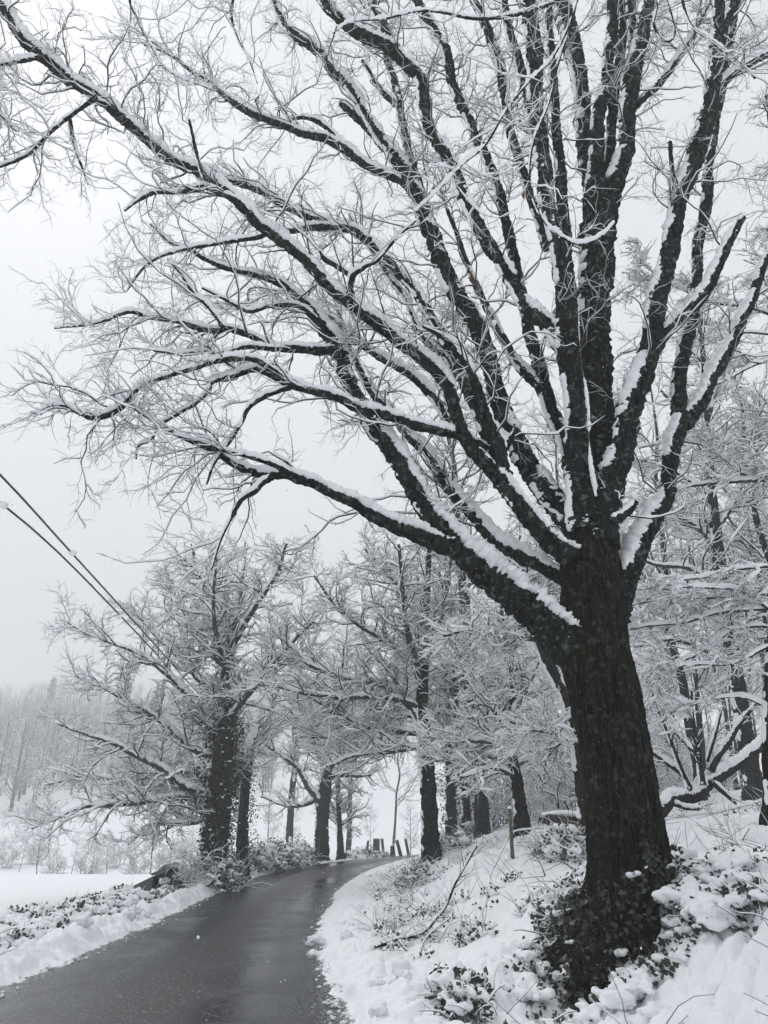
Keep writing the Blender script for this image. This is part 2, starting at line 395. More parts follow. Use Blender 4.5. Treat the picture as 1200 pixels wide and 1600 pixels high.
def domes(x, y, c, seed):
    """union of rounded snow pillows: 0..1"""
    wx = x / c + .35 * noise(x / c * 1.3 + seed, y / c * 1.3); wy = y / c + .35 * noise(x / c * 1.3, y / c * 1.3 + seed + 9)
    ix, iy = np.floor(wx), np.floor(wy); out = np.zeros_like(wx)
    for a in (-1, 0, 1):
        for b in (-1, 0, 1):
            cx, cy_ = (ix + a).astype(np.int64) + 5000, (iy + b).astype(np.int64) + 5000; z = np.full_like(cx, seed)
            r1, r2, r3 = _h(cx, cy_, z), _h(cx, cy_, z + 77), _h(cx, cy_, z + 154)
            d2 = (wx - ix - a - .15 - .7 * r1) ** 2 + (wy - iy - b - .15 - .7 * r2) ** 2; R2 = (.42 + .38 * r3) ** 2
            out = np.maximum(out, np.sqrt(np.maximum(0, 1 - d2 / R2)) * (.45 + .55 * r3))
    return out
def gh(x, y, fine=True):
    x = np.asarray(x, float); y = np.asarray(y, float)
    sR = x - Rx(y); sL = Lx(y) - x; d = np.hypot(x, y)
    z0 = zr(y)
    near = np.clip(1.5 - d / 45, 0, 1)
    e = .22 * fbm(x * 2.2, y * 2.2, o=4) + .05 * noise(x * 13, y * 13)
    # right bank
    b = bank(np.maximum(sR, 0)) + z0
    lump = .62 * domes(x, y, .42, 3) + .30 * domes(x, y, .17, 8) + .5 * fbm(x * 1.1 + 3, y * 1.1, o=3)
    cov_ = sstep(-.22, .12, fbm(x * .55 + 11, y * .55, o=3) + .35 * np.exp(-((x - 2.3) ** 2 + (y - 8.2) ** 2) / 2.5)) * .72 + .28
    lw = sstep(.3, 1.6, sR) * (1 - .75 * sstep(5, 8, sR)) * near
    b = b - .50 * np.exp(-((x - 2.05) / 1.0) ** 2 - ((y - 7.6) / 1.3) ** 2)
    b = b + lw * cov_ * (.26 * lump + .03 * domes(x, y, .085, 91) - .05) + .05 * near * fbm(x * 6, y * 6, o=3) * sstep(.2, 1., sR)
    b = b + (.05 + .10 * domes(x, y, .38, 61) + .05 * domes(x, y, .13, 71)) * np.exp(-((sR - .6) / .55) ** 2) * near
    b = b + .12 * fbm(x * .35, y * .35, o=3) * sstep(4, 9, sR)
    hl = np.interp(y, HY, HZ) * (1 - .0 * x)
    b = np.where(y > 60, np.maximum(b, hl + .8 * sstep(60, 75, y)), b)
    # left verge, field, valley and hill
    f = hl + (z0 + .28) * np.exp(-np.maximum(sL, 0) / 3.0) * sstep(70, 50, y) + z0 * sstep(50, 70, y) * np.exp(-np.maximum(sL, 0) / 12.)
    lm = .62 * domes(x, y, .55, 21) + .30 * domes(x, y, .2, 33)
    f = f + (.06 + .36 * lm * near) * np.exp(-((sL - .62) / .42) ** 2)
    f = f + (.12 + .20 * domes(x, y, .5, 44) * near) * np.exp(-((sL - 1.9) / .8) ** 2) * (y < 34)
    f = f + .035 * domes(x, y, .16, 52) * near * np.exp(-((sL - .5) / .6) ** 2)
    f = f + .04 * fbm(x * .8, y * .8, o=3) * sstep(.5, 2, sL) + 2.2 * fbm(x * .03, y * .03, o=3) * sstep(75, 120, y)
    z = np.where(sR > 0, b, f)
    s = np.maximum(sR, sL) + e * near
    w = sstep(-.10, .34, s)
    return (z0 - .06) * (1 - w) + z * w
def hit(px, py, ymin=3.0):
    d = ray(px, py); Y = np.arange(ymin, 200, .04)
    X = d[0] / d[1] * Y; Z = CAMH + d[2] / d[1] * Y
    below = np.nonzero(Z < gh(X, Y))[0]
    i = below[0] if len(below) else len(Y) - 1
    return np.array([X[i], Y[i], float(gh(X[i], Y[i]))])

rng = np.random.default_rng(7)
az = np.r_[np.linspace(-180, -36, 40, endpoint=False), np.linspace(-36, 36, 980, endpoint=False), np.linspace(36, 180, 40, endpoint=False)]
rr = np.r_[np.geomspace(.4, 5, 50, endpoint=False), np.geomspace(5, 45, 470, endpoint=False), np.geomspace(45, 130, 90, endpoint=False), np.geomspace(130, 700, 50)]
aa = np.radians(az); GX = rr[:, None] * np.sin(aa)[None]; GY = rr[:, None] * np.cos(aa)[None]; GZ = gh(GX, GY)
nr, na = GX.shape; i = np.arange(nr - 1)[:, None] * na; k = np.arange(na)[None]; k2 = (np.arange(na) + 1)[None] % na
g_ = MB(); g_.add(np.stack([GX, GY, GZ], -1), np.stack([i + k2, i + k, i + na + k, i + na + k2], -1).reshape(-1, 4))
tag(g_.build('snowy_ground', M_SNOW), kind='structure')
ys = np.r_[np.arange(-45, 60, .5), np.arange(60, 108, 1.0)]; u = np.linspace(0, 1, 9)
xl, xr = Lx(ys) - .45, Rx(ys) + .45
V = np.stack([xl[:, None] + (xr - xl)[:, None] * u, np.repeat(ys[:, None], 9, 1), zr(ys)[:, None] + .03 * (1 - (2 * u - 1) ** 2)[None] - .02], -1)
i = np.arange(len(ys) - 1)[:, None] * 9; k = np.arange(8)[None]
r_ = MB(); r_.add(V, np.stack([i + k, i + k + 1, i + k + 10, i + k + 9], -1).reshape(-1, 4)); rd = r_.build('road', M_ROAD); tag(rd, kind='structure')
uvl = rd.data.uv_layers.new(name='lane'); vi = np.empty(len(rd.data.loops), np.int32); rd.data.loops.foreach_get('vertex_index', vi)
uvl.data.foreach_set('uv', np.stack([u[vi % 9], ys[vi // 9] * .25], 1).astype(np.float32).ravel())

# crumbs of slush along both road edges
mb = MB(); N = 1500
yy = 8 + 34 * rng.random(N) ** 1.8; sd_ = rng.random(N) < .5
off = np.abs(rng.normal(0, .13, N)) - .16
xx = np.where(sd_, Lx(yy) + off, Rx(yy) - off); sz = .005 + .028 * rng.random(N) ** 4
blobs(mb, np.stack([xx, yy, np.maximum(gh(xx, yy), zr(yy)) + sz * .3], 1), sz, sz * .7, rng, S=6, n=5)
tag(mb.build('slush_crumbs', M_SNOW), kind='stuff')

# ------------------------------------------------------------------ big oak
def pxlimb(pts, Y0, Y1):
    p = np.array(pts, float); s = np.r_[0, np.cumsum(np.hypot(*np.diff(p[:, :2], axis=0).T))]; s /= s[-1]
    Y = Y0 + (Y1 - Y0) * s
    return np.array([at(a, b_, y) for (a, b_, _), y in zip(pts, Y)]), np.array([r * pxm(a, b_, y) for (a, b_, r), y in zip(pts, Y)])

OAK_Y = 8.8
TRUNK = [(975, 1640, 64), (975, 1560, 60), (974, 1480, 54), (974, 1400, 50), (974, 1300, 52), (965, 1200, 52), (948, 1110, 52), (934, 1040, 53), (926, 960, 52), (922, 890, 45), (922, 830, 36), (915, 770, 24)]
LIMBS = [  # points (px, py, half width), Y at base, Y at tip, twig density
 ('B1', [(915,1030,44),(880,997,34),(840,962,30),(800,930,27),(760,898,25),(725,866,22),(690,818,18),(655,772,16),(630,730,15),(605,690,15),(581,659,14),(557,616,13),(540,581,12),(528,546,12),(499,502,11),(484,482,9),(464,464,7),(438,444,6),(396,429,5),(352,418,4),(317,403,4),(300,392,3),(268,380,2.4),(235,350,1.8)], 8.8, 8.4, 1),
 ('B1b', [(712,856,16),(687,850,14),(650,832,13),(615,818,12),(581,802,11),(546,782,9),(517,770,8),(490,755,8),(464,747,8),(441,740,8),(410,743,7),(367,727,6),(337,707,5),(303,693,4),(257,670,3),(200,632,2),(160,612,1.4)], 8.6, 7.2, 1),
 ('B1c', [(425,745,6),(410,752,5),(397,767,5),(377,780,4),(360,810,3),(343,847,2.4),(330,890,1.6)], 7.6, 7.3, .8),
 ('B1d', [(455,742,5),(430,728,4),(383,712,4),(350,705,3),(310,690,2),(270,678,1.4)], 7.7, 7.2, 1),
 ('B2', [(770,712,10),(745,695,8),(710,679,8),(660,666,8),(625,655,8),(604,648,8.5),(563,639,8),(531,624,7),(493,613,6.5),(452,601,6.5),(417,582,6),(393,578,5),(367,587,5),(333,597,4),(327,610,3),(307,630,3),(277,647,3),(247,667,2.5),(237,687,2),(217,697,2),(213,717,1.4)], 8.6, 7.3, .9),
 ('B2u', [(440,592,6),(423,578,6),(400,563,5),(377,560,5),(343,563,5),(307,575,4.5),(267,587,4),(223,603,4),(207,617,4),(193,633,5),(170,647,5),(143,653,5),(117,642,4),(87,632,3),(68,641,2)], 7.7, 6.9, 1),
 ('B2d', [(452,605,5),(447,607,4),(413,620,4),(390,637,3.5),(377,663,3),(350,703,3),(333,727,2.5),(323,757,1.6)], 7.7, 7.4, .7),
 ('B3', [(905,925,18),(880,905,13),(850,890,11),(812,870,11),(775,845,11),(750,817,11),(717,782,10),(695,755,10),(686,735,9),(662,703,8),(633,677,7),(605,640,7),(575,604,6),(554,563,5),(540,530,4),(525,480,3)], 8.9, 9.8, .8),
 ('A', [(895,870,22),(870,852,18),(850,837,16),(820,800,15),(790,760,14),(762,727,12),(735,695,11),(717,657,11),(705,620,11),(690,592,11),(665,565,10),(640,545,10),(620,530,10),(598,513,10),(572,493,10),(540,470,9.5),(508,441,9),(476,406,9),(440,377,9),(411,357,9),(387,330,8.5),(367,310,8),(341,292,8),(317,275,8),(300,263,8),(260,245,8),(210,200,8),(165,160,8.5),(115,130,8.5),(75,95,9),(40,65,9),(20,35,9),(0,5,9),(-40,-60,8)], 8.6, 7.6, 1),
 ('A1', [(150,152,5),(128,168,4),(105,185,4),(75,210,3.5),(45,240,3.5),(0,260,3),(-50,272,2.5)], 7.6, 7.2, 1.6),
 ('A2', [(66,88,5),(30,95,4),(0,100,4),(-50,98,4)], 7.6, 7.2, 2.5),
 ('A3', [(108,183,3),(114,215,3.4),(120,240,2.6),(128,262,1.8),(137,288,1.2)], 7.6, 7.5, .3),
 ('A4', [(322,280,4),(317,272,3),(308,245,3),(298,200,2.5),(295,188,2)], 7.9, 7.8, .5),
 ('A5', [(390,335,6),(373,316,5),(345,303,5),(318,293,5),(300,298,5),(270,302,4),(240,303,4),(215,315,3),(195,330,2)], 8, 7.7, 1),
 ('A6', [(415,365,5),(400,372,4),(360,378,4),(300,388,3.5),(262,397,3),(235,410,3),(215,430,2.2),(198,455,1.5)], 8, 7.6, 1),
 ('A7', [(545,472,5),(549,440,5),(553,430,5),(575,415,3),(590,408,2.5),(620,372,2),(650,345,1.5)], 8.1, 7.6, .6),
 ('A8', [(552,432,4),(530,418,4),(508,405,4),(500,393,3)], 8.1, 8, .5),
 ('B4', [(785,760,13),(780,720,11),(778,700,11),(765,670,11),(752,640,10),(747,610,8),(735,578,6),(715,552,5),(695,530,4),(660,510,2)], 8.5, 8.0, 1),
 ('B4b', [(780,712,7),(792,693,6),(803,678,4),(806,668,3)], 8.5, 8.4, .2),
 ('C', [(790,745,11),(762,692,10),(745,645,10),(730,602,10),(712,556,9),(691,525,9),(674,496,8),(654,461,8),(633,438,8),(609,413,8.5),(586,389,8.5),(562,365,7.5),(542,357,7),(504,356,6),(475,359,5),(450,362,4),(420,350,2.6),(390,320,1.6)], 9.0, 9.8, 1),
 ('C2', [(566,368,7),(540,352,6),(510,345,6),(481,338,6),(446,322,6),(411,301,5),(376,287,5),(358,283,4),(325,262,3),(280,255,2),(240,235,1.4)], 9.6, 9.8, 1),
 ('D', [(905,835,26),(880,798,21),(850,762,19),(822,725,18),(800,680,18),(785,637,17),(775,600,15),(765,550,14),(740,500,14),(720,467,14),(700,437,15),(683,387,14),(670,355,13),(650,305,12),(632,270,11),(612,242,11),(592,215,10),(575,183,8),(560,155,8),(542,129,8),(522,112,8),(490,75,8),(450,40,7),(430,10,7),(410,-45,6)], 8.9, 9.9, .8),
 ('D1', [(592,218,8),(575,200,7),(560,186,6),(542,170,6),(531,161,5)], 9.7, 9.6, .2),
 ('D2', [(655,308,7),(627,284,6),(592,266,6),(562,252,6.5),(539,234,7),(510,219,7),(475,211,6),(440,196,6),(411,184,6),(382,170,6),(358,155,5),(329,129,4),(300,112,3),(265,85,2.2),(225,70,1.5)], 9.6, 9.4, 1.2),
 ('D3', [(539,234,5),(515,206,4),(495,190,4),(475,184,3),(456,186,2.4)], 9.5, 9.5, .4),
 ('E', [(905,610,16),(888,560,14),(862,515,12),(837,495,12),(817,475,12),(800,440,11),(780,410,11),(760,382,11),(740,345,11),(725,310,10.5),(710,272,10.5),(698,245,10),(682,217,10),(670,187,10),(662,157,10),(655,125,10),(634,102,10),(614,73,10),(594,35,9),(579,9,8),(566,-45,7)], 8.7, 8.6, .7),
 ('E1', [(620,82,10),(600,70,9),(579,62,9),(550,48,9),(525,25,8),(500,-5,8),(480,-45,7)], 8.6, 8.5, .8),
 ('G', [(905,770,18),(892,740,14),(882,687,13),(865,650,13),(850,607,12),(837,562,11),(827,520,10),(822,490,9),(817,460,9),(805,410,8.5),(797,375,9),(787,337,8),(780,305,8),(772,275,8),(760,245,8),(747,222,8),(735,192,7.5),(716,154,7.5),(704,117,8),(696,79,8),(678,47,8),(664,26,8),(648,-5,7),(628,-45,6)], 9.2, 10.4, .7),
 ('G1', [(850,615,9),(835,597,8),(807,567,8),(790,537,8),(775,505,7),(755,470,6),(742,442,6),(732,415,5),(720,382,4),(705,345,3.4),(688,300,2.6)], 9.4, 10.2, .9),
 ('S1', [(915,830,30),(908,790,24),(906,750,20),(900,646,18.5),(892,573,18.5),(887,510,18),(882,440,16),(870,385,14),(853,320,12.5),(848,250,12.5),(843,200,12),(838,150,12),(834,90,13),(831,20,12),(828,-45,11)], 8.7, 8.3, .5),
 ('S1b', [(884,430,11),(883,380,10),(881,330,9),(876,275,9),(870,210,7.5),(866,150,7),(862,80,6),(858,0,5),(855,-45,4)], 8.6, 8.4, .5),
 ('S2', [(925,840,30),(933,790,28),(936,740,27),(933,650,26),(931,560,27),(929,469,26),(931,390,27),(935,330,27),(936,295,22)], 9.0, 9.2, .4),
 ('S2a', [(929,330,18),(926,290,15),(930,240,12),(934,200,11),(946,125,9.5),(955,47,9),(958,-45,8)], 9.2, 9.4, .5),
 ('S2b', [(942,335,14),(946,290,12),(951,240,9),(955,190,8),(964,125,7.5),(973,47,7),(978,-45,6)], 9.3, 9.6, .5),
 ('S2c', [(948,345,18),(958,300,15),(972,250,13),(980,219,12.5),(989,125,14),(1003,60,12),(1013,10,9),(1020,-45,9)], 9.1, 9.2, .6),
 ('S2d', [(996,90,9),(990,50,8),(987,5,8),(986,-45,7)], 9.2, 9.4, .5),
 ('S2e', [(995,165,5),(1010,150,5),(1032,128,6),(1055,100,5),(1075,70,4.5),(1090,40,4),(1110,0,3)], 9.3, 9.9, 1),
 ('S3', [(935,420,16),(928,330,12),(916,250,12),(912,200,12.5),(908,140,13),(900,90,14),(886,40,15),(872,0,15),(858,-45,13)], 9.4, 10.6, .5),
 ('F2', [(856,385,9),(838,330,7),(822,285,7),(805,225,7),(790,160,8),(783,120,8),(778,85,8),(766,58,7.5),(754,29,7),(740,0,6.5),(725,-45,6)], 9.2, 9.8, .7),
 ('F3', [(850,285,8),(842,225,7.5),(826,160,7.5),(812,100,8),(800,60,7.5),(790,20,6.5),(783,-45,6)], 8.8, 9.2, .7),
 ('F4', [(680,370,8),(668,330,7.5),(650,275,7),(637,233,7),(629,190,7),(620,140,7),(608,100,6),(598,60,5),(585,0,4),(575,-45,3.5)], 9.9, 10.6, .8),
 ('F5', [(618,163,5),(594,140,4.5),(578,115,4),(567,95,3)], 10.2, 10.3, .4),
 ('H', [(715,590,8),(700,560,7),(660,525,5.5),(645,495,5),(633,465,5),(612,438,5),(592,408,4),(572,378,3),(545,335,2)], 9.4, 10.0, 1),
 ('I', [(735,700,8),(703,657,7),(674,616,7),(645,590,7),(616,572,6),(590,557,6),(563,537,5),(540,517,4),(515,495,3),(470,480,2)], 9.0, 9.3, 1),
 ('J', [(540,560,9),(522,548,8),(495,548,8),(473,546,7),(440,543,6.5),(417,541,6),(403,530,5),(363,515,5),(333,518,5),(307,513,5),(277,503,4),(233,495,4),(200,487,3),(150,505,2),(85,513,1.2)], 8.5, 7.4, 1.3),
 ('J2', [(455,548,4),(417,545,4),(383,543,4),(350,552,3.2),(317,550,3),(283,553,2.6),(240,548,1.6)], 8.2, 7.6, 1),
 ('J3', [(352,514,4),(345,505,4),(327,480,3.5),(303,457,3),(285,430,2.5),(262,405,1.6)], 7.9, 7.8, 1.2),
 ('K', [(500,505,5),(470,480,4),(425,478,3.6),(390,487,3),(355,470,2.4),(315,450,1.6)], 8.5, 8.1, 1),
 ('R1', [(935,850,32),(945,790,27),(955,748,23),(971,704,20),(983,646,18.5),(1007,573,17.5),(1019,530,17),(1025,469,16),(1044,390,14),(1062,312,13.5),(1083,250,14),(1105,187,13.5),(1112,140,12),(1119,94,10.5),(1121,30,10),(1123,-45,9)], 8.7, 8.5, .4),
 ('R1f', [(1117,105,9),(1122,75,8.5),(1135,35,8),(1150,-5,7),(1162,-45,6)], 8.6, 8.7, .6),
 ('R1s', [(1055,300,6),(1052,280,4.4),(1049,255,3.8),(1046,222,3.4)], 8.5, 8.4, .0),
 ('R1e', [(1110,150,7),(1122,138,6),(1150,115,6),(1180,95,5.5),(1215,76,5)], 8.7, 9.2, 1),
 ('R1b', [(1018,545,12),(1035,520,10),(1065,492,10),(1100,460,9),(1120,420,8),(1140,375,7),(1152,352,6),(1162,340,3.5)], 8.7, 8.5, .2),
 ('R2', [(950,985,30),(972,935,20),(997,864,18),(1022,812,16),(1044,762,12.5),(1053,704,13),(1062,660,14.5),(1066,640,12)], 8.9, 9.2, .3),
 ('R2a', [(1061,655,12),(1060,631,11.5),(1063,573,11.5),(1072,529,11),(1082,480,9.5),(1091,437,8.5),(1092,375,8.5),(1104,312,9.5),(1111,250,7),(1118,187,7),(1128,140,7),(1138,80,6.5),(1148,20,5.5),(1156,-45,5)], 9.2, 9.6, .6),
 ('R2b', [(1066,662,13),(1090,640,12),(1107,605,11),(1125,570,10.5),(1140,540,9.5),(1150,515,10),(1165,490,8.5),(1180,460,8),(1190,420,7.5),(1205,395,6.5),(1235,350,6)], 9.2, 9.6, .6),
 ('R0', [(955,815,7),(967,808,6.5),(985,795,5.5),(994,782,4)], 8.5, 8.4, .1),
 ('N1', [(1022,-50,9),(980,-120,7),(930,-40,5.5),(860,5,5),(800,24,5),(740,29,4.5),(690,20,4),(650,18,3.2),(600,30,2.6),(550,34,2),(520,52,1.4)], 8.9, 5.2, .35),
 ('N2', [(920,-45,3),(903,0,3),(885,50,3),(860,95,3),(825,130,3),(790,175,3),(760,225,3),(722,258,2.6),(690,292,2),(650,330,1.3)], 6.3, 5.6, .4),
 ('N3', [(905,-20,3),(893,40,3),(875,90,3),(858,160,3),(833,225,3),(829,290,3),(850,345,3),(885,375,3),(915,381,3),(945,365,2.6),(962,345,1.8)], 6.3, 5.8, .35),
 ('N4', [(990,-50,4),(1025,0,3),(1022,40,3),(1040,65,3),(1055,52,2.4),(1046,10,2),(1030,-30,2)], 6.8, 6.6, .2),
 ('N5', [(1060,-50,4),(1075,30,4),(1110,62,4),(1140,85,3.6),(1180,122,3)], 6.8, 6.4, .5),
 ('N6', [(395,-60,5),(372,-20,4.6),(362,20,4.2),(372,60,3.2),(390,95,2.4),(402,130,1.6)], 7.6, 7.0, .4),
 ('N8', [(250,-60,5),(205,-10,4),(215,30,3.4),(235,70,2.8),(262,110,2.4),(330,140,1.6)], 7.6, 7.4, 1.2),
 ('L9', [(-120,-20,5),(-70,60,4),(-40,120,3.6),(-10,165,2.6),(25,205,1.6)], 7.3, 7.0, 2.2),
]
rngA = np.random.default_rng(11)
base_xy = at(974, 1480, OAK_Y); oak = empty('oak_tree', (base_xy[0], base_xy[1], float(gh(base_xy[0], base_xy[1])) - .3),
    'massive dark oak with many fanning snow-lined limbs, rooted on the bank beside the road', 'tree')
# trunk: fluted, flared into roots
P, R, _ = resample(*pxlimb(TRUNK, OAK_Y, OAK_Y), step=.022)
S = 120; T = tangents(P[None])[0]
Wd = np.array([0, -1., 0]); U = nrm(Wd - (T @ Wd)[:, None] * T); Sd = np.cross(T, U); th = np.arange(S) * 2 * np.pi / S
zb = float(oak.location.z) + .55; hgt = P[:, 2] - zb
flare = np.exp(-np.maximum(hgt, -.6) / .42)
lob = .5 + .5 * np.cos(5 * th + .6) ** 3
RR = R[:, None] * (1 + flare[:, None] * (.10 + .20 * lob[None]))
RR = RR + (flare * R)[:, None] * .75 * np.exp(-((th[None] - np.pi * .02) / .30) ** 2) + (flare * R)[:, None] * .75 * np.exp(-((th[None] - 2 * np.pi) / .30) ** 2)
V0 = P[:, None] + Sd[:, None] * (RR * np.cos(th))[..., None] + U[:, None] * (RR * np.sin(th))[..., None]
tw = th[None] + .25 * noise(P[:, 2] * .8, P[:, 2] * 0)[:, None]
fur = fbm(np.cos(tw) * 9 + 4, np.sin(tw) * 9, P[:, 2:3] * 2.4 + 0 * tw, o=4)
big = noise(V0[..., 0] * 3, V0[..., 1] * 3, V0[..., 2] * 1.6)
RR = RR + .040 * np.clip(fur, -.5, .6) + .025 * big + .010 * noise(V0[..., 0] * 45, V0[..., 1] * 45, V0[..., 2] * 30)
V = P[:, None] + Sd[:, None] * (RR * np.cos(th))[..., None] + U[:, None] * (RR * np.sin(th))[..., None]
n = len(P); i = (np.arange(n - 1) * S)[:, None]; k = np.arange(S)[None]; k2 = ((np.arange(S) + 1) % S)[None]
mb = MB(); mb.add(V, np.stack([i + k, i + k2, i + S + k2, i + S + k], -1).reshape(-1, 4)); trunk = part(mb, 'trunk', M_OAK, oak)
TRV = V
seam = [(906, 452, 2.2), (904, 500, 2.6), (908, 560, 3.4), (914, 600, 3.2), (919, 650, 2.4), (922, 715, 2.6), (928, 752, 4), (931, 775, 2)]
Pm, Rm = pxlimb(seam, 8.50, 8.52); Pm, Rm, _ = resample(Pm, Rm, step=.02); q_ = sstep(-.35, .1, noise(Pm[:, 2] * 4, Pm[:, 2] * 0))
sm = MB(); tubes(sm, Pm[None], (Rm * 1.1 * q_ + .001)[None], S=8, disp=[(.4, 12.), (.35, 40.)]); part(sm, 'snow', M_SNOWT, trunk)
def oak_limb(idx, name, pts, Y0, Y1, dens):
    g = np.random.default_rng(100 + idx)
    P0, R0 = pxlimb(pts, Y0, Y1)
    if name[0] == 'N': R0 = R0 * .52
    else: R0 = R0 * .94
    if name[:2] in ('A1', 'A2', 'L9', 'A6', 'A5'): R0 = R0 * .8
    P, R, ln = resample(P0, R0, step=.030)
    w = np.stack([fbm(P[:, 2] * 1.3 + idx * 7.7 + q * 31, P[:, 0] * 1.3, o=2) for q in range(3)], 1) * np.minimum(.06, R[:, None] * .6)
    w[:2] = 0; P = P + w; sl_ = np.linspace(0, ln, len(R)); R = R * (1 + (.26 if R[0] < .13 else .0) * np.exp(-sl_ / (2.2 * R[0] + .05)))
    S = 14 if R.max() > .1 else (10 if R.max() > .04 else 7)
    mb = MB(); tubes(mb, P[None], (R * 1.0)[None], S=S, disp=[(.12, 5.), (.18, 19.), (.14, 55.)])
    limb = part(mb, 'limb', M_LIMB, oak)
    sm = MB(); Pq, Rq, _ = resample(P0, R0, step=.018); wq = np.stack([np.interp(np.linspace(0, 1, len(Pq)), np.linspace(0, 1, len(P)), w[:, q]) for q in range(3)], 1); limb_snow(sm, Pq + wq, Rq, seed=idx * 3.3, S=12)
    if dens > 0:
        Pn, Rn, _ = resample(P0, R0, n=30); Pn = Pn[None]; Rn = Rn[None]
        tb = MB()
        M1 = max(2, int(ln * 4.4 * dens)); far = name[0] in 'B' or name in ('J', 'J2', 'A1', 'A2', 'L9')
        trop = (-.03, -.02, .00) if far else (0, 0, .07)
        P1, R1 = grow(Pn, Rn, M1, g, .10 if ln > 3 else .25, 1.0, (.55, 2.2), (.45, 1.2), 9, .31, trop, .34, .013, .0024, pos_pow=.65)
        # the tip goes on as a twig
        P2, R2 = grow(P1, R1, M1 * 5, g, .10, 1., (.28, .85), (.45, 1.2), 6, .33, (0, 0, -.02) if far else (0, 0, .05), .52, .0050, .0018)
        P3, R3 = grow(P2, R2, M1 * 24, g, .08, 1., (.08, .36), (.45, 1.15), 4, .30, (0, 0, .03), .6, .0027, .0015)
        tubes(tb, P1, R1, S=5); tubes(tb, P2, R2, S=4); tubes(tb, P3, R3, S=3)
        if M1 >= 8: part(tb, 'twigs', M_TWIG, limb)
        else:
            for v_, q_ in zip(tb.v, tb.q): mb.v.append(v_ - np.array(oak.location, np.float32)); mb.q.append(q_ + mb.n); mb.m.append(np.ones(len(q_), np.int32))
            bpy.data.objects.remove(limb); mb.n += tb.n; limb = mb.build('limb', [M_LIMB, M_TWIG], oak)
        twig_snow(sm, P1, R1, .025, 5); twig_snow(sm, P2, R2, .0135, 4); twig_snow(sm, P3, R3, .0062, 3, .75, g)
    part(sm, 'snow', M_SNOWT, limb)
for idx, (nm, pts, Y0, Y1, dn) in enumerate(LIMBS): oak_limb(idx, nm, pts, Y0, Y1, dn)

